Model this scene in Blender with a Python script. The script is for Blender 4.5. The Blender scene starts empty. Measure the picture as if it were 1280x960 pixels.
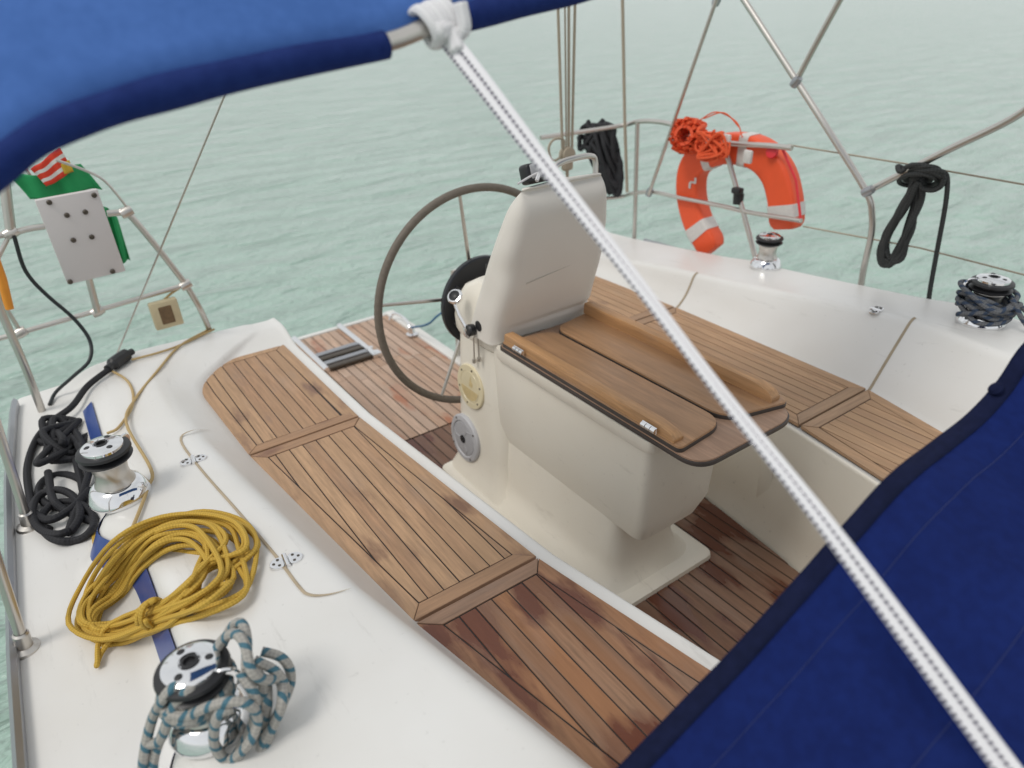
import bpy, bmesh, math, random
import numpy as np
from mathutils import Vector, Matrix, noise as mnoise
random.seed(7)
sc = bpy.context.scene
COL = sc.collection
S = 1.35                      # metres per survey unit; x to the right, y towards the stern, z up, cockpit sole at z = 0
F = 890.0
CAM = np.array([0.0, 0.0, 1.36 * S])

# ------------------------------------------------------------------ camera frame
def _axes():
    y = np.array([-75 - 640, 8 - 480, F]); y /= np.linalg.norm(y)
    x = np.array([2140 - 640, -80 - 480, F]); x /= np.linalg.norm(x)
    s = x + y; d = x - y
    s /= np.linalg.norm(s); d /= np.linalg.norm(d)
    x = (s + d) / 2 ** .5; y = (s - d) / 2 ** .5
    z = np.cross(x, y)
    if z[1] > 0: z = -z
    return np.array([x, y, z])
R = _axes()

def at(px, py, x=None, y=None, z=None):
    """survey: the place on a known plane that is sighted at a photo position"""
    d = R @ np.array([(px - 640) / F, (py - 480) / F, 1.0])
    if z is not None: t = (z - CAM[2]) / d[2]
    elif x is not None: t = (x - CAM[0]) / d[0]
    else: t = (y - CAM[1]) / d[1]
    return Vector(CAM + t * d)

def atd(px, py, dist):
    d = R @ np.array([(px - 640) / F, (py - 480) / F, 1.0])
    return Vector(CAM + d * dist)

# ------------------------------------------------------------------ object helpers
ORG = {}
def tag(o, label=None, cat=None, group=None, kind=None):
    if label: o['label'] = label
    if cat: o['category'] = cat
    if group: o['group'] = group
    if kind: o['kind'] = kind
    return o

def thing(name, label, cat, loc=(0, 0, 0), group=None):
    o = bpy.data.objects.new(name, None); COL.objects.link(o)
    o.empty_display_size = .05
    o.location = loc; ORG[o.name] = Vector(loc)
    return tag(o, label, cat, group)

def mesh(name, bm, mat, parent=None, smooth=35, local=False):
    bmesh.ops.recalc_face_normals(bm, faces=bm.faces[:])
    for f in bm.faces: f.smooth = smooth > 0
    if 0 < smooth < 180:
        th = math.radians(smooth)
        for e in bm.edges:
            if len(e.link_faces) == 2 and e.calc_face_angle(0) > th: e.smooth = False
    if parent is not None:
        org = ORG[parent.name]
        if not local: bmesh.ops.translate(bm, verts=bm.verts[:], vec=-org)
    else:
        c = Vector((0, 0, 0)); zmin = 1e9
        for v in bm.verts: c += v.co; zmin = min(zmin, v.co.z)
        c /= max(1, len(bm.verts)); org = Vector((c.x, c.y, zmin))
        bmesh.ops.translate(bm, verts=bm.verts[:], vec=-org)
    me = bpy.data.meshes.new(name); bm.to_mesh(me); bm.free()
    for m in (mat if isinstance(mat, (list, tuple)) else [mat]): me.materials.append(m)
    o = bpy.data.objects.new(name, me); COL.objects.link(o)
    if parent is not None: o.parent = parent; ORG[o.name] = org
    else: o.location = org; ORG[o.name] = org
    return o

def copy_tree(o, parent=None):
    c = o.copy(); COL.objects.link(c)
    if parent is not None: c.parent = parent
    for ch in list(o.children): copy_tree(ch, c)
    return c

def V(*a): return Vector(a)
def U(x, y, z): return Vector((x * S, y * S, (z + 1.36) * S))     # survey units, z measured from the camera

# ------------------------------------------------------------------ shape helpers
def spline(pts, n=8, closed=False):
    P = [Vector(p) for p in pts]; m = len(P); out = []
    if m < 3 and not closed:
        return [P[0].lerp(P[-1], i / n) for i in range(n + 1)]
    segs = m if closed else m - 1
    for i in range(segs):
        if closed: a, b, c, d = P[(i - 1) % m], P[i], P[(i + 1) % m], P[(i + 2) % m]
        else:
            b, c = P[i], P[i + 1]
            a = P[i - 1] if i > 0 else b * 2 - c
            d = P[i + 2] if i + 2 < m else c * 2 - b
        for k in range(n):
            t = k / n
            out.append(.5 * ((2 * b) + (c - a) * t + (2 * a - 5 * b + 4 * c - d) * t * t + (3 * b - a - 3 * c + d) * t ** 3))
    if not closed: out.append(P[-1].copy())
    return out

def tube(bm, path, r, k=10, closed=False, flat=1.0, up=None, caps=True, twist=0.0):
    """tube along a list of points; uv = (length, turn). flat scales the second axis, up fixes the first axis"""
    P = [Vector(p) for p in path]; n = len(P)
    uvl = bm.loops.layers.uv.verify()
    rs = r if isinstance(r, (list, tuple)) else [r] * n
    T = []
    for i in range(n):
        a = P[(i - 1) % n] if (closed or i > 0) else P[i]
        b = P[(i + 1) % n] if (closed or i < n - 1) else P[i]
        t = b - a
        T.append(t.normalized() if t.length > 1e-9 else Vector((0, 0, 1)))
    ref = Vector(up) if up is not None else (Vector((0, 0, 1)) if abs(T[0].z) < .9 else Vector((1, 0, 0)))
    N = (ref - T[0] * ref.dot(T[0])).normalized()
    rings = []; L = 0; Ls = []
    for i in range(n):
        if i > 0:
            if up is not None: N = (ref - T[i] * ref.dot(T[i])).normalized()
            else:
                N = (N - T[i] * N.dot(T[i]))
                N = N.normalized() if N.length > 1e-9 else T[i].orthogonal().normalized()
            L += (P[i] - P[i - 1]).length
        Ls.append(L)
        B = T[i].cross(N)
        ring = []
        for j in range(k):
            a = 2 * math.pi * j / k + twist * L
            ring.append(bm.verts.new(P[i] + N * math.cos(a) * rs[i] + B * math.sin(a) * rs[i] * flat))
        rings.append(ring)
    m = n if closed else n - 1
    for i in range(m):
        A, Bq = rings[i], rings[(i + 1) % n]
        l0 = Ls[i]; l1 = Ls[i + 1] if i + 1 < n else L + (P[0] - P[-1]).length
        for j in range(k):
            f = bm.faces.new((A[j], A[(j + 1) % k], Bq[(j + 1) % k], Bq[j]))
            for lp, uv in zip(f.loops, ((l0, j / k), (l0, (j + 1) / k), (l1, (j + 1) / k), (l1, j / k))): lp[uvl].uv = uv
    if not closed and caps:
        bm.faces.new(rings[0][::-1]); bm.faces.new(rings[-1])
    return bm

def lathe(bm, prof, k=32, M=None):
    """prof: (radius, height) list, axis z"""
    M = M or Matrix()
    rings = []
    for r, z in prof:
        if r < 1e-6: rings.append([bm.verts.new(M @ Vector((0, 0, z)))])
        else: rings.append([bm.verts.new(M @ Vector((r * math.cos(2 * math.pi * j / k), r * math.sin(2 * math.pi * j / k), z))) for j in range(k)])
    for a, b in zip(rings, rings[1:]):
        for j in range(k):
            j2 = (j + 1) % k
            if len(a) == 1 and len(b) == 1: continue
            if len(a) == 1: bm.faces.new((a[0], b[j], b[j2]))
            elif len(b) == 1: bm.faces.new((a[j], a[j2], b[0]))
            else: bm.faces.new((a[j], a[j2], b[j2], b[j]))
    return bm

def axis_M(o, d, up=(0, 0, 1)):
    """matrix whose z axis points along d"""
    z = Vector(d).normalized(); u = Vector(up)
    if abs(z.dot(u)) > .98: u = Vector((0, 1, 0))
    x = u.cross(z).normalized(); y = z.cross(x)
    M = Matrix((x, y, z)).transposed().to_4x4(); M.translation = Vector(o)
    return M

def box(bm, c, s, M=None, bev=0.0, seg=2):
    b2 = bmesh.new()
    bmesh.ops.create_cube(b2, size=1)
    bmesh.ops.scale(b2, vec=Vector(s), verts=b2.verts[:])
    if bev > 0: bmesh.ops.bevel(b2, geom=b2.edges[:], offset=bev, segments=seg, affect='EDGES', profile=.5)
    T = (M or Matrix()) @ Matrix.Translation(Vector(c))
    bmesh.ops.transform(b2, matrix=T, verts=b2.verts[:])
    join(bm, b2)
    return bm

def join(bm, b2):
    mp = {}
    for v in b2.verts: mp[v] = bm.verts.new(v.co)
    for f in b2.faces:
        try: bm.faces.new([mp[v] for v in f.verts])
        except ValueError: pass
    b2.free()

def plate(bm, poly, z0, z1, bev=0.0, M=None, seg=2):
    """polygon outline (x,y) extruded from z0 to z1, optional bevel of the rim"""
    b2 = bmesh.new()
    lo = [b2.verts.new((p[0], p[1], z0)) for p in poly]
    f = b2.faces.new(lo)
    r = bmesh.ops.extrude_face_region(b2, geom=[f])
    up = [v for v in r['geom'] if isinstance(v, bmesh.types.BMVert)]
    for v in up: v.co.z = z1
    bmesh.ops.recalc_face_normals(b2, faces=b2.faces[:])
    if bev > 0:
        ups = set(up)
        es = [e for e in b2.edges if e.verts[0] in ups and e.verts[1] in ups]
        bmesh.ops.bevel(b2, geom=es, offset=bev, segments=seg, affect='EDGES', profile=.5)
    if M: bmesh.ops.transform(b2, matrix=M, verts=b2.verts[:])
    join(bm, b2)

def round_poly(poly, r, n=6):
    out = []; m = len(poly)
    rs = r if isinstance(r, (list, tuple)) else [r] * m
    for i in range(m):
        p = Vector(poly[i]).to_2d(); a = Vector(poly[i - 1]).to_2d(); b = Vector(poly[(i + 1) % m]).to_2d()
        rr = rs[i]
        if rr <= 0: out.append((p.x, p.y)); continue
        u = (a - p); v = (b - p)
        t = min(rr, u.length * .49, v.length * .49)
        u = p + u.normalized() * t; v = p + v.normalized() * t
        for k in range(n + 1):
            q = k / n
            w = (1 - q) ** 2 * u + 2 * q * (1 - q) * p + q * q * v
            out.append((w.x, w.y))
    return out

def clip(poly, axis, lim, keep_greater):
    out = []; m = len(poly)
    ins = (lambda p: p[axis] >= lim) if keep_greater else (lambda p: p[axis] <= lim)
    for i in range(m):
        a, b = poly[i], poly[(i + 1) % m]
        if ins(a): out.append(a)
        if ins(a) != ins(b):
            t = (lim - a[axis]) / (b[axis] - a[axis])
            out.append((a[0] + (b[0] - a[0]) * t, a[1] + (b[1] - a[1]) * t))
    ded = []
    for p in out:
        if not ded or (abs(p[0] - ded[-1][0]) + abs(p[1] - ded[-1][1])) > 1e-4: ded.append(p)
    if len(ded) > 1 and abs(ded[0][0] - ded[-1][0]) + abs(ded[0][1] - ded[-1][1]) < 1e-4: ded.pop()
    return ded
def area(p): return abs(sum(p[i][0] * p[(i + 1) % len(p)][1] - p[(i + 1) % len(p)][0] * p[i][1] for i in range(len(p)))) / 2

def interp(tab, y):
    if y <= tab[0][0]: a, b = tab[0], tab[1]
    elif y >= tab[-1][0]: a, b = tab[-2], tab[-1]
    else:
        for a, b in zip(tab, tab[1:]):
            if a[0] <= y <= b[0]: break
    return a[1] + (b[1] - a[1]) * (y - a[0]) / (b[0] - a[0])

# ------------------------------------------------------------------ materials
def newmat(name):
    m = bpy.data.materials.new(name); m.use_nodes = True
    nt = m.node_tree; b = nt.nodes['Principled BSDF']
    return m, nt, b
def N(nt, t, **kw):
    n = nt.nodes.new(t)
    for k, v in kw.items():
        if k in n.inputs: n.inputs[k].default_value = v
        else: setattr(n, k, v)
    return n
def L(nt, a, b): nt.links.new(a, b)
def ramp(nt, fac, stops):
    r = nt.nodes.new('ShaderNodeValToRGB'); e = r.color_ramp.elements
    while len(e) > 1: e.remove(e[-1])
    e[0].position = stops[0][0]; e[0].color = (*stops[0][1], 1) if len(stops[0][1]) == 3 else stops[0][1]
    for p, c in stops[1:]:
        q = e.new(p); q.color = (*c, 1)
    L(nt, fac, r.inputs[0]); return r
def mixc(nt, fac, a, b, mode='MIX'):
    m = nt.nodes.new('ShaderNodeMix'); m.data_type = 'RGBA'; m.blend_type = mode
    for sock, val in ((m.inputs['Factor'], fac), (m.inputs['A'], a), (m.inputs['B'], b)):
        if hasattr(val, 'is_linked') or isinstance(val, bpy.types.NodeSocket): L(nt, val, sock)
        elif isinstance(val, (int, float)): sock.default_value = val
        else: sock.default_value = (*val, 1)
    return m.outputs['Result']
def bump(nt, b, h, strength=.2, dist=.01):
    n = N(nt, 'ShaderNodeBump', Strength=strength, Distance=dist); L(nt, h, n.inputs['Height']); L(nt, n.outputs[0], b.inputs['Normal'])

def gelcoat(name, base, dirt, rough=.33):
    m, nt, b = newmat(name)
    tc = N(nt, 'ShaderNodeTexCoord')
    n1 = N(nt, 'ShaderNodeTexNoise', Scale=2.3, Detail=6.0); L(nt, tc.outputs['Object'], n1.inputs['Vector'])
    r1 = ramp(nt, n1.outputs['Fac'], [(.35, (0, 0, 0)), (.75, (1, 1, 1))])
    c = mixc(nt, r1.outputs[0], base, dirt)
    n2 = N(nt, 'ShaderNodeTexNoise', Scale=55.0, Detail=3.0); L(nt, tc.outputs['Object'], n2.inputs['Vector'])
    r2 = ramp(nt, n2.outputs['Fac'], [(.69, (0, 0, 0)), (.80, (1, 1, 1))])
    n4 = N(nt, 'ShaderNodeTexNoise', Scale=3.1, Detail=2.0); L(nt, tc.outputs['Object'], n4.inputs['Vector'])
    mm = N(nt, 'ShaderNodeMath', operation='MULTIPLY'); L(nt, r2.outputs[0], mm.inputs[0]); L(nt, n4.outputs['Fac'], mm.inputs[1])
    c = mixc(nt, mm.outputs[0], c, tuple(x * .62 for x in dirt))
    L(nt, c, b.inputs['Base Color'])
    mps = N(nt, 'ShaderNodeMapping'); L(nt, tc.outputs['Object'], mps.inputs['Vector']); mps.inputs['Scale'].default_value = (9, 1.2, 4); mps.inputs['Rotation'].default_value = (0, 0, .5)
    sn = N(nt, 'ShaderNodeTexNoise', Scale=3.0, Detail=7.0, Roughness=.7); L(nt, mps.outputs[0], sn.inputs['Vector'])
    sr = ramp(nt, sn.outputs['Fac'], [(.60, (0, 0, 0)), (.72, (.42, .42, .42))])
    c = mixc(nt, sr.outputs[0], c, tuple(x * .72 for x in dirt)); L(nt, c, b.inputs['Base Color'])
    rr = N(nt, 'ShaderNodeMapRange'); rr.inputs['To Min'].default_value = rough - .06; rr.inputs['To Max'].default_value = rough + .14
    L(nt, n1.outputs['Fac'], rr.inputs[0]); L(nt, rr.outputs[0], b.inputs['Roughness'])
    b.inputs['Coat Weight'].default_value = .12; b.inputs['Coat Roughness'].default_value = .2
    n3 = N(nt, 'ShaderNodeTexNoise', Scale=7.0, Detail=2.0); L(nt, tc.outputs['Object'], n3.inputs['Vector'])
    bump(nt, b, n3.outputs['Fac'], .05, .02)
    return m

def teak(name, cols, stain, grain='y', stain_lo=.58, rough=.6, wet=0.0, seed=0.0):
    m, nt, b = newmat(name)
    tc = N(nt, 'ShaderNodeTexCoord'); geo = N(nt, 'ShaderNodeNewGeometry')
    mp = N(nt, 'ShaderNodeMapping'); L(nt, tc.outputs['Object'], mp.inputs['Vector'])
    mp.inputs['Scale'].default_value = (1, .07, 1) if grain == 'y' else (.07, 1, 1)
    mp.inputs['Location'].default_value = (seed, seed * 1.7, 0)
    off = N(nt, 'ShaderNodeVectorMath', operation='SCALE'); off.inputs['Scale'].default_value = 37.0
    comb = N(nt, 'ShaderNodeCombineXYZ'); L(nt, geo.outputs['Random Per Island'], comb.inputs[0]); L(nt, geo.outputs['Random Per Island'], comb.inputs[1]); L(nt, comb.outputs[0], off.inputs[0])
    add = N(nt, 'ShaderNodeVectorMath', operation='ADD'); L(nt, mp.outputs[0], add.inputs[0]); L(nt, off.outputs[0], add.inputs[1])
    g1 = N(nt, 'ShaderNodeTexNoise', Scale=95.0, Detail=6.0, Roughness=.65); L(nt, add.outputs[0], g1.inputs['Vector'])
    g2 = N(nt, 'ShaderNodeTexNoise', Scale=14.0, Detail=4.0); L(nt, add.outputs[0], g2.inputs['Vector'])
    isl = ramp(nt, geo.outputs['Random Per Island'], [(0, cols[0]), (.35, cols[1]), (.7, cols[2]), (1, cols[3])])
    v = N(nt, 'ShaderNodeMapRange'); v.inputs['From Min'].default_value = .25; v.inputs['From Max'].default_value = .75; v.inputs['To Min'].default_value = .62; v.inputs['To Max'].default_value = 1.3
    L(nt, g1.outputs['Fac'], v.inputs[0])
    sc1 = N(nt, 'ShaderNodeVectorMath', operation='SCALE'); L(nt, isl.outputs[0], sc1.inputs[0]); L(nt, v.outputs[0], sc1.inputs['Scale'])
    g2r = ramp(nt, g2.outputs['Fac'], [(.4, (0, 0, 0)), (.75, (1, 1, 1))])
    c = mixc(nt, g2r.outputs[0], sc1.outputs[0], tuple(x * .8 for x in cols[2]))
    # weathered grey patches and red-brown oily stains
    w1 = N(nt, 'ShaderNodeTexNoise', Scale=5.5, Detail=5.0); 
    mp2 = N(nt, 'ShaderNodeMapping'); L(nt, tc.outputs['Object'], mp2.inputs['Vector']); mp2.inputs['Location'].default_value = (seed * 3 + 1, seed, 2)
    mp2.inputs['Scale'].default_value = (1.5, .5, 1) if grain == 'y' else (.5, 1.5, 1)
    L(nt, mp2.outputs[0], w1.inputs['Vector'])
    wr = ramp(nt, w1.outputs['Fac'], [(stain_lo, (0, 0, 0)), (stain_lo + .08, (1, 1, 1))])
    si = N(nt, 'ShaderNodeMath', operation='GREATER_THAN'); L(nt, geo.outputs['Random Per Island'], si.inputs[0]); si.inputs[1].default_value = .18
    sm = N(nt, 'ShaderNodeMath', operation='MULTIPLY'); L(nt, wr.outputs[0], sm.inputs[0]); 
    sv = N(nt, 'ShaderNodeMapRange'); L(nt, si.outputs[0], sv.inputs[0]); sv.inputs['To Min'].default_value = .35; sv.inputs['To Max'].default_value = .85
    L(nt, sv.outputs[0], sm.inputs[1])
    c = mixc(nt, sm.outputs[0], c, stain)
    w2 = N(nt, 'ShaderNodeTexNoise', Scale=9.0, Detail=4.0); L(nt, mp2.outputs[0], w2.inputs['Vector'])
    w2r = ramp(nt, w2.outputs['Fac'], [(.55, (0, 0, 0)), (.8, (1, 1, 1))])
    hf = N(nt, 'ShaderNodeMath', operation='MULTIPLY'); L(nt, w2r.outputs[0], hf.inputs[0]); hf.inputs[1].default_value = .25
    c = mixc(nt, hf.outputs[0], c, (.30, .25, .22))
    L(nt, c, b.inputs['Base Color'])
    ro = N(nt, 'ShaderNodeMapRange'); ro.inputs['To Min'].default_value = rough; ro.inputs['To Max'].default_value = max(.22, rough - .3 - wet); L(nt, wr.outputs[0], ro.inputs[0]); L(nt, ro.outputs[0], b.inputs['Roughness'])
    bump(nt, b, g1.outputs['Fac'], .25, .0015)
    return m

def plain(name, col, rough=.5, metal=0.0, var=.12, scale=20.0, bmp=.0, coat=0.0, sheen=0.0):
    m, nt, b = newmat(name)
    tc = N(nt, 'ShaderNodeTexCoord')
    n1 = N(nt, 'ShaderNodeTexNoise', Scale=scale, Detail=4.0); L(nt, tc.outputs['Object'], n1.inputs['Vector'])
    c = mixc(nt, n1.outputs['Fac'], tuple(min(1, x * (1 - var)) for x in col), tuple(min(1, x * (1 + var)) for x in col))
    L(nt, c, b.inputs['Base Color'])
    b.inputs['Metallic'].default_value = metal; b.inputs['Roughness'].default_value = rough
    b.inputs['Coat Weight'].default_value = coat
    b.inputs['Sheen Weight'].default_value = sheen
    if bmp: bump(nt, b, n1.outputs['Fac'], bmp, .004)
    return m

def canvas(name, col, col2, scale=900.0, rough=.8):
    m, nt, b = newmat(name)
    tc = N(nt, 'ShaderNodeTexCoord')
    n1 = N(nt, 'ShaderNodeTexNoise', Scale=6.0, Detail=5.0); L(nt, tc.outputs['Object'], n1.inputs['Vector'])
    n2 = N(nt, 'ShaderNodeTexNoise', Scale=60.0, Detail=3.0); L(nt, tc.outputs['Object'], n2.inputs['Vector'])
    a = N(nt, 'ShaderNodeMath', operation='ADD'); L(nt, n1.outputs['Fac'], a.inputs[0]); L(nt, n2.outputs['Fac'], a.inputs[1])
    r = ramp(nt, a.outputs[0], [(.75, col), (1.0, col2)]); r.color_ramp.elements[0].position = .4; r.color_ramp.elements[1].position = .65
    h = N(nt, 'ShaderNodeMath', operation='MULTIPLY'); L(nt, a.outputs[0], h.inputs[0]); h.inputs[1].default_value = .5
    L(nt, h.outputs[0], r.inputs[0])
    L(nt, r.outputs[0], b.inputs['Base Color']); b.inputs['Roughness'].default_value = rough
    b.inputs['Specular IOR Level'].default_value = .12
    w = N(nt, 'ShaderNodeTexWave', Scale=scale / 3); L(nt, tc.outputs['Object'], w.inputs['Vector'])
    ad = N(nt, 'ShaderNodeMath', operation='ADD'); L(nt, w.outputs['Fac'], ad.inputs[0])
    n3 = N(nt, 'ShaderNodeTexNoise', Scale=9.0, Detail=3.0); L(nt, tc.outputs['Object'], n3.inputs['Vector'])
    ms = N(nt, 'ShaderNodeMath', operation='MULTIPLY'); L(nt, n3.outputs['Fac'], ms.inputs[0]); ms.inputs[1].default_value = 12
    L(nt, ms.outputs[0], ad.inputs[1])
    bump(nt, b, ad.outputs[0], .25, .002)
    return m

def rope_mat(name, cols, pitch=.02, flecks=None, rough=.75):
    """braided rope: diagonal strands from the tube's own length/turn coordinates"""
    m, nt, b = newmat(name)
    uv = N(nt, 'ShaderNodeUVMap'); sep = N(nt, 'ShaderNodeSeparateXYZ'); L(nt, uv.outputs[0], sep.inputs[0])
    def diag(k, turns):
        a = N(nt, 'ShaderNodeMath', operation='MULTIPLY'); L(nt, sep.outputs[0], a.inputs[0]); a.inputs[1].default_value = k
        c = N(nt, 'ShaderNodeMath', operation='MULTIPLY_ADD'); L(nt, sep.outputs[1], c.inputs[0]); c.inputs[1].default_value = turns; L(nt, a.outputs[0], c.inputs[2])
        s = N(nt, 'ShaderNodeMath', operation='MULTIPLY'); L(nt, c.outputs[0], s.inputs[0]); s.inputs[1].default_value = 2 * math.pi
        w = N(nt, 'ShaderNodeMath', operation='SINE'); L(nt, s.outputs[0], w.inputs[0]); return w.outputs[0]
    d1 = diag(1 / pitch, 3); d2 = diag(1 / pitch, -3)
    mx = N(nt, 'ShaderNodeMath', operation='MULTIPLY'); L(nt, d1, mx.inputs[0]); L(nt, d2, mx.inputs[1])
    mr = N(nt, 'ShaderNodeMapRange'); mr.inputs['From Min'].default_value = -1; L(nt, mx.outputs[0], mr.inputs[0])
    c = mixc(nt, mr.outputs[0], cols[0], cols[1])
    if flecks:
        f1 = diag(flecks[1], 1)
        fr = N(nt, 'ShaderNodeMapRange'); fr.inputs['From Min'].default_value = flecks[2]; fr.inputs['From Max'].default_value = flecks[2] + .15; L(nt, f1, fr.inputs[0])
        c = mixc(nt, fr.outputs[0], c, flecks[0])
    L(nt, c, b.inputs['Base Color']); b.inputs['Roughness'].default_value = rough
    bump(nt, b, mr.outputs[0], .6, .002)
    return m

M = {}
M['gel'] = gelcoat('white_gelcoat', (.745, .735, .71), (.68, .66, .62))
M['cream'] = gelcoat('cream_gelcoat', (.82, .775, .68), (.76, .70, .59))
M['seat'] = teak('teak_seat', [(.365, .21, .12), (.43, .258, .148), (.48, .30, .172), (.325, .19, .113)], (.17, .08, .045), 'y', .60, seed=1.3)
M['seat_end'] = teak('teak_seat_end', [(.36, .205, .115), (.39, .23, .13), (.42, .25, .15), (.36, .20, .12)], (.18, .08, .045), 'x', .62, seed=2.1)
M['seat_wet'] = teak('teak_forward_seat', [(.22, .125, .082), (.30, .178, .11), (.37, .17, .075), (.27, .19, .14)], (.11, .022, .008), 'y', .515, seed=4.4, wet=.1)
M['seat_wet_end'] = teak('teak_forward_seat_end', [(.28, .17, .11), (.31, .19, .125), (.31, .19, .125), (.28, .16, .1)], (.2, .07, .035), 'x', .56, seed=5.2)
M['seat_r'] = teak('teak_right_seat', [(.41, .25, .145), (.46, .285, .165), (.49, .31, .18), (.37, .22, .13)], (.2, .11, .07), 'y', .66, seed=6.1)
M['seat_r_end'] = teak('teak_right_seat_end', [(.38, .24, .15), (.42, .27, .17), (.40, .26, .16), (.36, .22, .14)], (.2, .1, .06), 'x', .66, seed=6.7)
M['sole_aft'] = teak('teak_aft_sole', [(.44, .28, .19), (.50, .34, .24), (.54, .39, .30), (.42, .26, .17)], (.36, .12, .045), 'y', .58, seed=8.8)
M['sole_fwd'] = teak('teak_forward_sole', [(.145, .068, .038), (.215, .112, .066), (.27, .155, .10), (.11, .045, .024)], (.095, .021, .008), 'y', .47, seed=3.7, wet=.12, rough=.5)
M['varnish'] = teak('varnished_table_leaf', [(.40, .225, .115)] * 4, (.24, .12, .06), 'y', .62, rough=.4, seed=9.1)
M['slab'] = teak('table_slab', [(.36, .225, .15)] * 4, (.13, .06, .04), 'y', .66, rough=.5, seed=9.9)
M['fiddle'] = teak('fiddle_rail_wood', [(.50, .275, .125)] * 4, (.30, .13, .05), 'y', .68, rough=.45, seed=10.7)
M['caulk'] = plain('black_caulk', (.018, .015, .014), .6)
M['edge'] = plain('dark_table_edge', (.055, .045, .04), .4, var=.3, scale=60)
M['steel'] = plain('polished_stainless', (.60, .57, .53), .34, 1.0, .08, 8)
M['chrome'] = plain('chrome', (.82, .82, .83), .08, 1.0, .04, 8)
M['alloy'] = plain('anodised_alloy', (.42, .43, .45), .42, 1.0, .1, 12)
M['black'] = plain('black_plastic', (.016, .016, .018), .42, 0, .3, 30)
M['blackdisc'] = plain('black_disc', (.014, .015, .019), .38, 0, .2, 30)
M['grey'] = plain('grey_plastic', (.42, .42, .43), .5, 0, .08, 30)
M['speaker'] = plain('speaker_grey', (.50, .50, .52), .5, 0, .06, 40)
M['speaker_cone'] = plain('speaker_mesh', (.42, .42, .44), .6, 0, .25, 260, .4)
M['leather'] = plain('wheel_leather', (.155, .13, .103), .62, 0, .25, 70, .3)
M['cover'] = plain('hood_vinyl', (.74, .70, .635), .55, 0, .05, 5, .25, sheen=.1)
M['board'] = plain('white_board', (.62, .58, .57), .5, 0, .05, 5)
M['canvas'] = canvas('navy_canvas', (.0045, .0125, .085), (.0065, .018, .115))
M['canvas_dark'] = canvas('navy_binding', (.005, .008, .030), (.008, .012, .045))
M['bimini'] = canvas('skylit_blue_canvas', (.058, .140, .40), (.072, .165, .46))  # dodger canvas in lighter blue: sky light put into the colour
M['bim_hem'] = canvas('shaded_hem_canvas', (.009, .022, .115), (.014, .032, .15))  # awning canvas darkened: shade of the downward-facing hem put into the colour
M['thread'] = plain('stitching', (.022, .036, .15), .8)
M['blue'] = plain('blue_stripe', (.025, .065, .26), .35, 0, .1, 10, coat=.2)
M['orange'] = plain('orange_foam', (.80, .095, .025), .45, 0, .1, 14, .1)
M['tape'] = plain('reflective_tape', (.62, .60, .57), .4, 0, .15, 60)
M['red'] = plain('red_cap', (.72, .03, .04), .4)
M['oline'] = rope_mat('orange_floating_line', ((.85, .13, .035), (.72, .085, .025)), .012)
M['black_rope'] = rope_mat('black_rope', ((.007, .007, .009), (.019, .019, .023)), .02)
M['charcoal_rope'] = rope_mat('charcoal_rope', ((.02, .022, .022), (.05, .052, .05)), .02)
M['yellow_rope'] = rope_mat('ochre_rope', ((.43, .265, .03), (.62, .40, .06)), .014)
M['tan_rope'] = rope_mat('tan_line', ((.42, .29, .12), (.55, .40, .19)), .012)
M['beige_rope'] = rope_mat('beige_rope', ((.33, .28, .21), (.44, .38, .29)), .016)
M['teal_rope'] = rope_mat('grey_teal_fleck_rope', ((.29, .28, .26), (.42, .40, .36)), .014, ((.055, .15, .20), 34.0, .5))
M['grey_rope'] = rope_mat('grey_fleck_rope', ((.085, .09, .10), (.15, .155, .165)), .016, ((.03, .05, .09), 24.0, .3))
M['white_rope'] = rope_mat('white_braid', ((.66, .65, .66), (.80, .79, .80)), .008)
M['blue_rope'] = rope_mat('blue_line', ((.02, .09, .2), (.04, .14, .28)), .012)
M['cable'] = plain('black_cable', (.015, .02, .022), .45)
M['cream_cover'] = plain('cream_plastic', (.72, .63, .42), .3, 0, .1, 6, coat=.3)
M['stain'] = plain('brown_water_stain', (.60, .47, .24), .35, 0, .25, 30)
M['bbox'] = plain('beige_box', (.55, .47, .30), .6, 0, .2, 30)
M['rust'] = plain('rusty_patch', (.16, .10, .05), .7, 0, .5, 60)
M['screw'] = plain('dark_bolt', (.09, .075, .06), .4, .6, .3, 60)
M['otape'] = plain('orange_sleeve', (.80, .30, .03), .5)
M['lens'] = plain('dark_glass', (.01, .012, .02), .1, 0, .1, 4, coat=1)
M['flag_g'] = plain('green_flag_cloth', (.012, .29, .09), .7, 0, .2, 12)
M['flag_y'] = plain('yellow_flag_patch', (.65, .42, .04), .7, 0, .2, 12)
M['hood_seam'] = plain('hood_seam', (.48, .44, .38), .7)
M['groove'] = plain('sealant_seam', (.42, .34, .235), .6, 0, .25, 20)
M['groove2'] = plain('moulding_joint', (.36, .29, .20), .6, 0, .2, 20)

def stripe_flag():
    m, nt, b = newmat('red_white_striped_cloth')
    uv = N(nt, 'ShaderNodeUVMap'); sep = N(nt, 'ShaderNodeSeparateXYZ'); L(nt, uv.outputs[0], sep.inputs[0])
    a = N(nt, 'ShaderNodeMath', operation='MULTIPLY'); L(nt, sep.outputs[1], a.inputs[0]); a.inputs[1].default_value = 2.5
    f = N(nt, 'ShaderNodeMath', operation='FRACT'); L(nt, a.outputs[0], f.inputs[0])
    g = N(nt, 'ShaderNodeMath', operation='GREATER_THAN'); L(nt, f.outputs[0], g.inputs[0]); g.inputs[1].default_value = .62
    L(nt, mixc(nt, g.outputs[0], (.72, .05, .02), (.75, .72, .68)), b.inputs['Base Color']); b.inputs['Roughness'].default_value = .7
    return m
M['flag_s'] = stripe_flag()

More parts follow.
